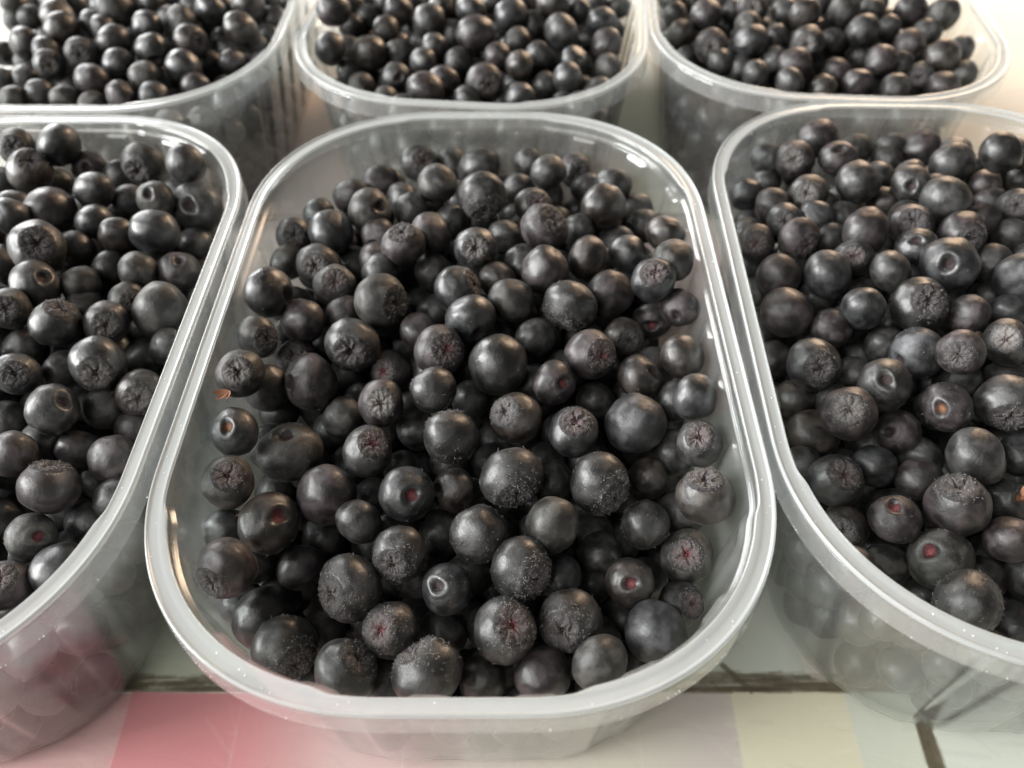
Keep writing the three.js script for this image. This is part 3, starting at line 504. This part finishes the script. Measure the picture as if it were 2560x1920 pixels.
berry('R',938,489,-288,47,'c',-37,66,65,'pink','small black berry with pinkish star calyx in the right front punnet, eighth row back');
berry('R',752,458,-253,56,'s',89,30,-35,'','smooth black berry, first from left, eighth row back, right front punnet');
berry('R',859,489,-224,57,'s',-46,-81,-35,'','smooth black berry, second from left, eighth row back, right front punnet');
berry('R',1001,508,-214,48,'s',90,36,-25,'','smooth black berry, fourth from left, eighth row back, right front punnet');
berry('R',747,448,-134,60,'s',69,6,-72,'','smooth black berry, second from left, seventh row back, right front punnet');
berry('R',909,490,-103,50,'s',72,6,-69,'','smooth black berry, fourth from left, seventh row back, right front punnet');
berry('R',1036,501,-101,64,'c',-3,81,58,'gloss','glossy black berry with dark star calyx in the right front punnet, seventh row back');
berry('R',1140,499,-74,47,'s',87,-47,15,'','small black berry, sixth from left, seventh row back, right front punnet');
berry('R',1278,459,-125,47,'s',-13,37,-92,'','small black berry, seventh from left, seventh row back, right front punnet');
berry('R',845,441,-87,47,'s',-29,-93,-21,'','small black berry, third from left, seventh row back, right front punnet');
berry('R',1203,489,9,51,'c',-58,70,41,'pale','dull black berry with whitish star calyx in the right front punnet, sixth row back');
berry('R',766,460,47,59,'c',-4,58,82,'','dull black berry with dark star calyx, first from left, sixth row back, right front punnet');
berry('R',720,362,-59,47,'s',-76,-11,-64,'','half-hidden black berry, first from left, seventh row back, right front punnet');
far('R',971,413,-57,47,'s',-46,4,-89,'');
berry('R',1005,464,17,61,'p',-91,-1,41,'bloom','bluish black berry with dark stem pit in the right front punnet, sixth row back');
berry('R',1062,521,70,49,'c',-55,45,71,'','dull black berry with dark star calyx, third from left, fifth row back, right front punnet');
far('R',883,394,24,47,'s',85,34,-41,'');
berry('R',907,458,107,57,'p',-35,82,46,'','dull black berry with dark stem pit, second from left, fifth row back, right front punnet');
berry('R',740,369,72,50,'s',24,-79,56,'','smooth black berry, first from left, fifth row back, right front punnet');
berry('R',807,458,188,57,'c',-37,83,43,'grey','dull black berry with grey star calyx, second from left, fourth row back, right front punnet');
berry('R',757,372,172,57,'s',-18,-97,18,'','smooth black berry, first from left, fourth row back, right front punnet');
berry('R',1021,458,171,51,'p',-67,50,55,'orange','dull black berry with orange stem pit in the right front punnet, fourth row back');
berry('R',1152,462,163,64,'c',-28,5,96,'','large black berry with dark star calyx, fourth from left, fifth row back, right front punnet');
berry('R',935,392,187,47,'p',-82,45,36,'','small black berry with dark stem pit, third from left, fourth row back, right front punnet');
berry('R',1047,438,291,59,'s',94,20,-28,'','smooth black berry, fourth from left, third row back, right front punnet');
berry('R',1167,403,259,47,'s',36,-89,29,'','small black berry, fifth from left, fourth row back, right front punnet');
berry('R',766,389,314,56,'c',6,95,30,'pink','dull black berry with pinkish star calyx, first from left, third row back, right front punnet');
berry('R',862,375,267,47,'s',10,16,-98,'','small black berry, second from left, third row back, right front punnet');
berry('R',946,381,305,47,'s',10,-75,65,'','small black berry, third from left, third row back, right front punnet');
far('R',983,351,229,47,'s',77,4,-64,'');
berry('R',857,394,411,50,'p',-28,95,-10,'red','dull black berry with red stem pit, third from left, second row back, right front punnet');
berry('R',979,418,394,63,'c',-24,95,-21,'','large black berry with dark star calyx, fifth from left, second row back, right front punnet');
berry('R',778,337,395,47,'c',-45,63,63,'orange','small black berry with dark star calyx, first from left, second row back, right front punnet');
berry('R',1111,375,357,47,'p',13,92,37,'orange husk','small black berry with orange dry husk in the right front punnet, third row back');
berry('R',1066,399,461,47,'s',44,-62,65,'','small black berry, sixth from left, second row back, right front punnet');
berry('R',932,366,485,61,'p',-71,70,6,'red','dull black berry with red stem pit, fourth from left, second row back, right front punnet');
berry('R',849,310,467,47,'s',-8,-70,71,'','small black berry, second from left, second row back, right front punnet');
berry('R',936,393,594,64,'s',92,-2,39,'fuzz','fuzzy black berry, first from left, first row back, right front punnet');
berry('R',1047,319,600,47,'s',39,-71,58,'','small black berry, second from left, first row back, right front punnet');
far('R',1035,304,494,47,'s',-11,-98,13,'');
far('BL',-1646,464,-1682,47,'s',-11,-99,10,'');
berry('BL',-1500,509,-1592,57,'s',-37,-93,0,'','smooth black berry, first from left, fifth row back, left rear punnet');
berry('BL',-1441,514,-1479,59,'s',-78,46,-43,'','smooth black berry, second from left, fourth row back, left rear punnet');
berry('BL',-1561,487,-1433,52,'s',69,-13,-71,'','smooth black berry, first from left, fourth row back, left rear punnet');
berry('BL',-1422,488,-1282,49,'c',46,40,79,'grey','dull black berry with grey star calyx in the left rear punnet, second row back');
berry('BL',-1325,499,-1326,55,'c',24,43,87,'','dull black berry with dark star calyx, first from left, third row back, left rear punnet');
far('BL',-1367,496,-1558,47,'s',-96,-26,-4,'');
far('BL',-1315,500,-1512,47,'s',-96,-23,16,'');
berry('BL',-1238,510,-1395,58,'s',-76,59,-27,'','smooth black berry, second from left, third row back, left rear punnet');
berry('BL',-1196,493,-1279,49,'s',46,-72,-52,'','smooth black berry, second from left, second row back, left rear punnet');
berry('BL',-1254,480,-1190,56,'s',41,37,-83,'','smooth black berry, fourth from left, first row back, left rear punnet');
berry('BL',-1152,516,-1492,53,'s',44,-41,-80,'','smooth black berry, third from left, fourth row back, left rear punnet');
berry('BL',-1100,502,-1352,56,'p',39,-23,89,'','dull black berry with dark stem pit in the left rear punnet, third row back');
berry('BL',-1089,482,-1216,54,'s',-32,-91,27,'','smooth black berry, third from left, second row back, left rear punnet');
berry('BL',-1044,518,-1528,55,'s',37,-68,-64,'','smooth black berry, third from left, fifth row back, left rear punnet');
berry('BL',-986,502,-1408,59,'c',83,24,50,'orange','dull black berry with dark star calyx, fourth from left, third row back, left rear punnet');
berry('BL',-982,482,-1273,58,'s',70,25,-67,'','smooth black berry, fourth from left, second row back, left rear punnet');
berry('BL',-964,519,-1602,56,'s',33,14,-93,'','smooth black berry, fourth from left, fifth row back, left rear punnet');
berry('BL',-835,509,-1490,60,'s',-88,-46,-7,'','smooth black berry, fourth from left, fourth row back, left rear punnet');
berry('BL',-850,505,-1681,62,'s',-18,-95,-26,'','large black berry, second from left, sixth row back, left rear punnet');
far('BL',-780,445,-1708,47,'s',48,-69,-54,'');
far('BL',-812,426,-1529,47,'s',-12,-94,-33,'');
berry('BL',-855,442,-1382,47,'s',-86,-12,-50,'','small black berry, fifth from left, third row back, left rear punnet');
berry('BL',-932,453,-1200,47,'s',-49,45,-74,'','small black berry, fifth from left, second row back, left rear punnet');
berry('BL',-1045,461,-1133,47,'s',-34,-94,6,'','small black berry, sixth from left, first row back, left rear punnet');
berry('BL',-1147,464,-1123,49,'s',76,3,-65,'','smooth black berry, fifth from left, first row back, left rear punnet');
berry('BL',-1239,444,-1102,47,'s',56,-81,-16,'','small black berry, third from left, first row back, left rear punnet');
berry('BL',-1330,452,-1129,47,'s',-22,50,-84,'','small black berry, second from left, first row back, left rear punnet');
far('BL',-1420,452,-1163,47,'s',-23,32,-92,'');
berry('BL',-1495,449,-1127,47,'s',52,-25,-82,'','small black berry, first from left, first row back, left rear punnet');
far('BL',-1587,442,-1256,47,'s',15,7,-99,'');
far('BL',-1522,440,-1281,47,'s',26,-92,-30,'');
far('BL',-1708,495,-1722,47,'s',15,57,-81,'');
berry('BL',-1559,508,-1713,48,'s',-28,66,-69,'','smooth black berry, first from left, sixth row back, left rear punnet');
far('BL',-1719,441,-1880,47,'s',-37,66,-65,'');
berry('BL',-1294,531,-1603,66,'s',-75,-66,10,'','large black berry, second from left, fifth row back, left rear punnet');
far('BL',-1182,521,-1658,47,'s',-81,52,-25,'');
far('BL',-1147,504,-1730,47,'s',27,-81,-52,'');
far('BL',-1519,466,-1774,47,'s',13,17,-98,'');
far('BL',-1714,448,-1696,47,'s',74,-39,-55,'');
far('BL',-1710,404,-1529,47,'s',0,76,-65,'');
berry('BM',-504,580,-1473,57,'s',14,57,-81,'','smooth black berry, first from left, third row back, middle rear punnet');
far('BM',-432,452,-1700,47,'s',-100,-2,-9,'');
berry('BM',-482,448,-1633,47,'s',68,-11,-73,'','small black berry, first from left, fifth row back, middle rear punnet');
berry('BM',-339,497,-1511,47,'s',-66,-64,-40,'','small black berry, first from left, fourth row back, middle rear punnet');
berry('BM',-308,505,-1633,54,'s',1,59,-81,'','smooth black berry, second from left, fifth row back, middle rear punnet');
berry('BM',-194,520,-1526,60,'s',66,-75,-9,'','smooth black berry, second from left, fourth row back, middle rear punnet');
berry('BM',-158,517,-1640,47,'s',42,-91,0,'','small black berry, third from left, fifth row back, middle rear punnet');
far('BM',-115,483,-1710,47,'s',-27,-95,13,'');
berry('BM',-50,524,-1596,55,'s',-41,-91,5,'','smooth black berry, fourth from left, fifth row back, middle rear punnet');
berry('BM',-30,514,-1436,63,'s',-26,37,-89,'','large black berry, third from left, third row back, middle rear punnet');
berry('BM',90,523,-1559,59,'s',3,-96,-29,'','smooth black berry, third from left, fourth row back, middle rear punnet');
far('BM',123,508,-1691,47,'s',80,-57,-20,'');
berry('BM',240,522,-1638,63,'s',-45,68,-58,'','large black berry, fifth from left, fifth row back, middle rear punnet');
far('BM',335,482,-1681,47,'s',53,49,-69,'');
berry('BM',263,505,-1468,62,'s',83,40,-38,'','large black berry, fourth from left, fourth row back, middle rear punnet');
far('BM',172,482,-1577,47,'s',-84,-53,-12,'');
berry('BM',411,479,-1600,54,'s',-16,71,-69,'','smooth black berry, sixth from left, fifth row back, middle rear punnet');
far('BM',491,439,-1811,47,'s',-22,-97,-3,'');
berry('BM',417,462,-1462,56,'s',87,-42,-26,'','smooth black berry, fifth from left, fourth row back, middle rear punnet');
berry('BM',113,494,-1427,47,'s',-80,26,-54,'','small black berry, fifth from left, third row back, middle rear punnet');
far('BM',185,477,-1356,47,'c',7,45,89,'');
berry('BM',119,487,-1274,47,'s',42,-89,-17,'','small black berry, second from left, second row back, middle rear punnet');
berry('BM',48,483,-1345,47,'s',-38,-89,-26,'','small black berry, fourth from left, third row back, middle rear punnet');
berry('BM',300,469,-1336,50,'s',-87,-44,-21,'','smooth black berry, sixth from left, third row back, middle rear punnet');
berry('BM',274,469,-1216,52,'s',88,19,-43,'','smooth black berry, third from left, second row back, middle rear punnet');
berry('BM',415,439,-1333,53,'s',99,3,-15,'','smooth black berry, seventh from left, third row back, middle rear punnet');
berry('BM',-508,505,-1354,54,'s',-92,0,-39,'','smooth black berry, first from left, second row back, middle rear punnet');
berry('BM',-388,471,-1396,59,'s',-24,-97,0,'','smooth black berry, second from left, third row back, middle rear punnet');
far('BM',-291,460,-1421,47,'s',-17,-94,-30,'');
far('BM',-166,485,-1400,47,'s',-86,-47,-18,'');
far('BM',-201,472,-1325,47,'s',55,-61,-57,'');
far('BM',-89,467,-1335,47,'s',-90,8,-43,'');
far('BM',-459,415,-1370,47,'s',-79,-46,-41,'');
berry('BM',-400,435,-1228,47,'s',-75,-62,-24,'','small black berry, first from left, first row back, middle rear punnet');
berry('BM',-283,465,-1237,47,'p',32,44,84,'','small black berry with dark stem pit in the middle rear punnet, first row back');
berry('BM',-183,472,-1138,61,'s',30,65,-70,'','smooth black berry, fourth from left, first row back, middle rear punnet');
berry('BM',-129,457,-1224,52,'s',24,48,-85,'','smooth black berry, fifth from left, first row back, middle rear punnet');
berry('BM',3,477,-1184,60,'c',43,24,87,'grey','dull black berry with grey star calyx in the middle rear punnet, first row back');
berry('BM',117,453,-1134,47,'s',0,-99,14,'','small black berry, eighth from left, first row back, middle rear punnet');
berry('BM',-49,445,-1123,47,'s',-91,-40,-7,'','small black berry, sixth from left, first row back, middle rear punnet');
berry('BM',-313,433,-1152,47,'s',-94,4,-34,'','small black berry, second from left, first row back, middle rear punnet');
far('BM',-272,499,-1722,47,'s',34,-94,-5,'');
far('BM',-492,491,-1735,47,'s',-62,-78,-13,'');
far('BM',-458,437,-1851,47,'s',-86,-44,-25,'');
far('BM',24,507,-1702,47,'s',-4,-99,-16,'');
far('BM',404,470,-1797,47,'s',-89,2,-46,'');
far('BM',204,426,-1247,47,'s',-80,-30,-52,'');
berry('BR',779,496,-1610,59,'s',49,-86,-10,'','smooth black berry, second from left, fourth row back, right rear punnet');
berry('BR',693,454,-1566,51,'s',58,-80,14,'','smooth black berry, first from left, fourth row back, right rear punnet');
far('BR',699,434,-1750,47,'s',-80,7,-59,'');
berry('BR',773,470,-1429,58,'c',-22,43,88,'grey','dull black berry with grey star calyx, first from left, third row back, right rear punnet');
berry('BR',936,522,-1606,54,'c',-16,49,86,'grey','dull black berry with grey star calyx, fourth from left, fourth row back, right rear punnet');
berry('BR',911,500,-1516,50,'s',93,3,-36,'','smooth black berry, third from left, fourth row back, right rear punnet');
berry('BR',898,495,-1409,59,'s',67,-74,6,'','smooth black berry, second from left, third row back, right rear punnet');
far('BR',1004,478,-1474,47,'s',-72,-56,-41,'');
berry('BR',1058,511,-1609,51,'s',-26,-95,-15,'','smooth black berry, first from left, fifth row back, right rear punnet');
berry('BR',1099,537,-1526,55,'s',-44,0,-90,'','smooth black berry, fifth from left, fourth row back, right rear punnet');
berry('BR',1084,501,-1382,58,'c',-41,40,82,'grey','dull black berry with grey star calyx, first from left, second row back, right rear punnet');
far('BR',1191,474,-1456,47,'s',0,43,-90,'');
berry('BR',1245,528,-1563,58,'s',-76,18,-62,'','smooth black berry, sixth from left, fourth row back, right rear punnet');
berry('BR',1359,509,-1613,47,'s',-30,36,-88,'','small black berry, second from left, fifth row back, right rear punnet');
berry('BR',1283,511,-1453,55,'s',-42,32,-85,'','smooth black berry, third from left, third row back, right rear punnet');
far('BR',1408,480,-1544,47,'s',94,-24,23,'');
berry('BR',1518,486,-1652,62,'s',-28,19,-94,'','large black berry, third from left, fifth row back, right rear punnet');
berry('BR',1606,505,-1592,57,'s',80,-60,10,'','smooth black berry, fourth from left, fifth row back, right rear punnet');
berry('BR',1446,481,-1425,51,'s',3,-92,-40,'','smooth black berry, fourth from left, third row back, right rear punnet');
berry('BR',1541,472,-1526,49,'s',74,-68,-1,'','smooth black berry, seventh from left, fourth row back, right rear punnet');
berry('BR',1518,485,-1323,57,'s',-41,-38,-83,'','smooth black berry, fifth from left, second row back, right rear punnet');
far('BR',1615,469,-1402,47,'s',-62,13,-78,'');
berry('BR',1590,440,-1290,47,'s',58,-80,14,'','small black berry, sixth from left, second row back, right rear punnet');
berry('BR',1310,487,-1298,54,'s',28,-96,1,'','smooth black berry, third from left, second row back, right rear punnet');
far('BR',1402,443,-1343,47,'c',-40,42,81,'');
berry('BR',1020,479,-1280,57,'s',-46,29,-84,'','smooth black berry, third from left, first row back, right rear punnet');
berry('BR',1169,453,-1285,47,'s',43,48,-76,'','small black berry, second from left, second row back, right rear punnet');
far('BR',800,450,-1362,47,'s',-18,-98,8,'');
berry('BR',891,463,-1251,47,'s',94,24,-24,'','small black berry, first from left, first row back, right rear punnet');
far('BR',982,451,-1376,47,'s',48,-88,1,'');
berry('BR',987,467,-1188,50,'s',93,26,-25,'','smooth black berry, second from left, first row back, right rear punnet');
berry('BR',1208,465,-1194,47,'s',17,64,-75,'','small black berry, fifth from left, first row back, right rear punnet');
berry('BR',1326,456,-1173,48,'s',-44,26,-86,'','smooth black berry, sixth from left, first row back, right rear punnet');
berry('BR',1444,442,-1270,47,'c',-51,40,76,'','small black berry with dark star calyx in the right rear punnet, second row back');
berry('BR',1488,448,-1192,53,'s',18,55,-82,'','smooth black berry, seventh from left, first row back, right rear punnet');
berry('BR',1098,452,-1181,47,'s',-72,-45,-53,'','small black berry, fourth from left, first row back, right rear punnet');
far('BR',1291,426,-1430,47,'s',35,79,-51,'');
far('BR',706,451,-1825,47,'s',-9,48,-87,'');
far('BR',836,489,-1723,47,'s',13,36,-92,'');
far('BR',1191,506,-1681,47,'s',-69,18,-70,'');
far('BR',893,480,-1687,47,'s',-4,-95,-31,'');
far('BR',864,433,-1347,47,'s',66,36,-66,'');

// ---------- scraps of dried calyx and stalk among the berries
{
  const scrap = (seed, n, size) => {          // a few thin curled bracts joined at one end
    const r = seeded(seed), list = [];
    for (let i = 0; i < n; i++) {
      const L = size * (0.7 + 0.6 * r()), W = size * (0.22 + 0.14 * r()), bend = 0.5 + r(), turn = (i - (n - 1) / 2) * 0.75 + 0.3 * (r() - 0.5), pos = [], idx = [], M = 8, K = 4;
      for (let side = 0; side < 2; side++) for (let a = 0; a <= M; a++) for (let b = 0; b <= K; b++) { const t = a / M, w = W * Math.sin(Math.PI * Math.min(1, 0.12 + 0.88 * t)) * (b / K - 0.5) * 2; pos.push(w, L * 0.5 * bend * t * t + Math.abs(w) * 0.5 + (side ? -0.06 : 0.06), L * t); }
      const at = (s, a, b) => s * (M + 1) * (K + 1) + a * (K + 1) + b, quad = (a, b, c, d) => idx.push(a, b, c, b, d, c);
      for (let a = 0; a < M; a++) for (let b = 0; b < K; b++) { quad(at(0, a, b), at(0, a, b + 1), at(0, a + 1, b), at(0, a + 1, b + 1)); quad(at(1, a, b + 1), at(1, a, b), at(1, a + 1, b + 1), at(1, a + 1, b)); }
      for (let a = 0; a < M; a++) for (const b of [0, K]) quad(at(0, a, b), at(0, a + 1, b), at(1, a, b), at(1, a + 1, b));
      const g = new THREE.BufferGeometry(); g.setAttribute('position', new THREE.Float32BufferAttribute(pos, 3)); g.setIndex(idx); g.computeVertexNormals(); g.rotateY(turn); list.push(g);
    }
    const g = mergeGeometries(list); g.scale(MM, MM, MM); return g;
  };
  const dry = new THREE.MeshPhysicalMaterial({ color: new THREE.Color().setRGB(0.27, 0.115, 0.06), roughness: 0.6, side: THREE.DoubleSide });
  const a = mesh('dry_husk', scrap(3, 3, 2.6), dry, scene); a.position.set(-0.0494, 0.0534, 0.0186); a.lookAt(-0.0519, 0.0513, 0.0233);
  tag(a, 'orange dry husk beside a berry at the left wall of the middle front punnet', 'husk');
  const b = mesh('dry_husk', scrap(8, 4, 2.2), dry, scene); b.position.set(0.1114, 0.0425, 0.0378); b.lookAt(0.125, 0.058, 0.043);
  tag(b, 'small dry husk on a berry in the second row of the right front punnet', 'husk');
  const path = new THREE.CatmullRomCurve3([[146.5, 52.5, -66.5], [148.2, 54.0, -65.0], [150.2, 56.6, -63.2], [153.5, 58.5, -62.5]].map((p) => new THREE.Vector3(...p).multiplyScalar(MM)));
  const st = new THREE.TubeGeometry(path, 24, 0.55 * MM, 8, false), sp = st.attributes.position, c = new THREE.Vector3();
  for (let i = 0; i <= 24; i++) { path.getPointAt(i / 24, c); const k = 0.35 + 0.9 * (i / 24) + 0.15 * Math.sin(i * 1.7); for (let j = 0; j <= 8; j++) { const q = i * 9 + j; sp.setXYZ(q, c.x + (sp.getX(q) - c.x) * k, c.y + (sp.getY(q) - c.y) * k, c.z + (sp.getZ(q) - c.z) * k); } }
  st.computeVertexNormals();
  tag(mesh('stalk', st, new THREE.MeshStandardMaterial({ color: new THREE.Color().setRGB(0.55, 0.52, 0.42), roughness: 0.6 }), scene), 'pale dry stalk lying on the berries at the far right of the right front punnet', 'stalk');
}

// ---------- the berries underneath and the least of those on top: past what one can count
{
  const r = seeded(2024), o = new THREE.Object3D();
  const inside = (x, z, d) => { const hx = A - RC, hz = Bh - RC, qx = Math.max(Math.abs(x) - hx, 0), qz = Math.max(Math.abs(z) - hz, 0); return Math.pow(Math.pow(qx, 2.165) + Math.pow(qz, 2.165), 1 / 2.165) < RC - d; };
  for (const key in punnets) {
    const { x: px, z: pz, turn } = punnets[key], c = Math.cos(turn), s = Math.sin(turn), near = listedBerries.filter((b) => b[0] === key).map(([, x, y, z, q]) => { const dx = x - px, dz = z - pz; return [c * dx - s * dz, y, s * dx + c * dz, q]; });
    const made = [], cell = new Map(), id = (x, y, z) => Math.floor(x / 13) + ',' + Math.floor(y / 13) + ',' + Math.floor(z / 13);
    const kx = camera.position.x / MM - px, kz = camera.position.z / MM - pz, ex = c * kx - s * kz, ey = camera.position.y / MM, ez = s * kx + c * kz, spots = [];
    for (let y = 6.5; y < 54; y += 8.7) for (let a = r() * 9, k = 0; k < NP; k++) if (arc[k] >= a) { a = arc[k] + 10.2 + 1.2 * r(); const q = 4.7 + 0.6 * r(), fy = y + 1.6 * (r() - 0.5), [fx, fz] = outline(k, 10.6 - (fy / 56) * 6.2 + 0.9 + q); spots.push([fx, fy, fz, q]); }
    for (let j = 0; j < 7; j++) for (let i = -9; i < 9; i++) for (let k = -6; k < 7; k++) spots.push([(k + 0.5 * (i & 1) + (j % 2) * 0.5) * 10.5 + (r() - 0.5), 6 + j * 8.5 + (r() - 0.5), (i + (j % 2) * 0.35) * 9.1 + (r() - 0.5), 4.9 + 0.5 * r()]);
    for (let n = 0; n < 9000; n++) { const q = 4.4 + 1.0 * r(); spots.push([(r() - 0.5) * 104, q + 0.8 + r() * 52, (r() - 0.5) * 162, q]); }
    for (let n = 0; n < 9000; n++) { const q = 4.3 + 1.1 * r(), fy = q + 1 + r() * 46, [fx, fz] = outline(Math.floor(r() * NP), 10.6 - (fy / 56) * 6.2 + 0.8 + q + 4 * r() * r()); spots.push([fx, fy, fz, q]); }
    for (const [fx, fy, fz, q] of spots) {
      if (!inside(fx, fz, 10.6 - (fy / 56) * 6.2 + 0.6 + q)) continue;
      let top = -99, clash = false; const ux = fx - ex, uy = fy - ey, uz = fz - ez, u2 = Math.hypot(ux, uy, uz);
      for (const [bx, by, bz, bq] of near) {
        const d2 = (bx - fx) ** 2 + (bz - fz) ** 2; if (d2 + (by - fy) ** 2 < ((bq + q) * 0.86) ** 2) { clash = true; break; }
        if (d2 < 220) top = Math.max(top, by);
        const vx = bx - ex, vy = by - ey, vz = bz - ez, along = (vx * ux + vy * uy + vz * uz) / u2;     // the top berries stay uncovered
        if (along > u2 && Math.sqrt(Math.max(0, vx * vx + vy * vy + vz * vz - along * along)) < bq * 0.72 + q * 0.5) { clash = true; break; }
      }
      if (clash || (top > -99 ? fy > top - 2 : fy > 30)) continue;
      for (let i = -1; i < 2 && !clash; i++) for (let j = -1; j < 2 && !clash; j++) for (let k = -1; k < 2 && !clash; k++) for (const [bx, by, bz, bq] of cell.get(id(fx + 13 * i, fy + 13 * j, fz + 13 * k)) ?? []) if ((bx - fx) ** 2 + (bz - fz) ** 2 + (by - fy) ** 2 < ((bq + q) * 0.9) ** 2) { clash = true; break; }
      if (clash) continue;
      const at = id(fx, fy, fz); if (!cell.has(at)) cell.set(at, []); cell.get(at).push([fx, fy, fz, q]); made.push([fx, fy, fz, q]);
    }
    for (const [fx, fy, fz, q] of made) { pose(o, (px + c * fx + s * fz) * 10, fy * 10, (pz - s * fx + c * fz) * 10, q * 10, r() - 0.5, r() - 0.5, r() - 0.5); o.updateMatrix(); lesser.push(o.matrix.clone()); }
  }
  const m = new THREE.InstancedMesh(shapes.s[2].body, SKIN.dull[0], lesser.length); m.name = 'loose_berries'; m.castShadow = m.receiveShadow = true;
  lesser.forEach((t, i) => m.setMatrixAt(i, t)); scene.add(m);
  tag(m, 'black berries lying under and between the top layers of all six punnets', 'berries', null, 'stuff');
}
renderer.render(scene, camera);
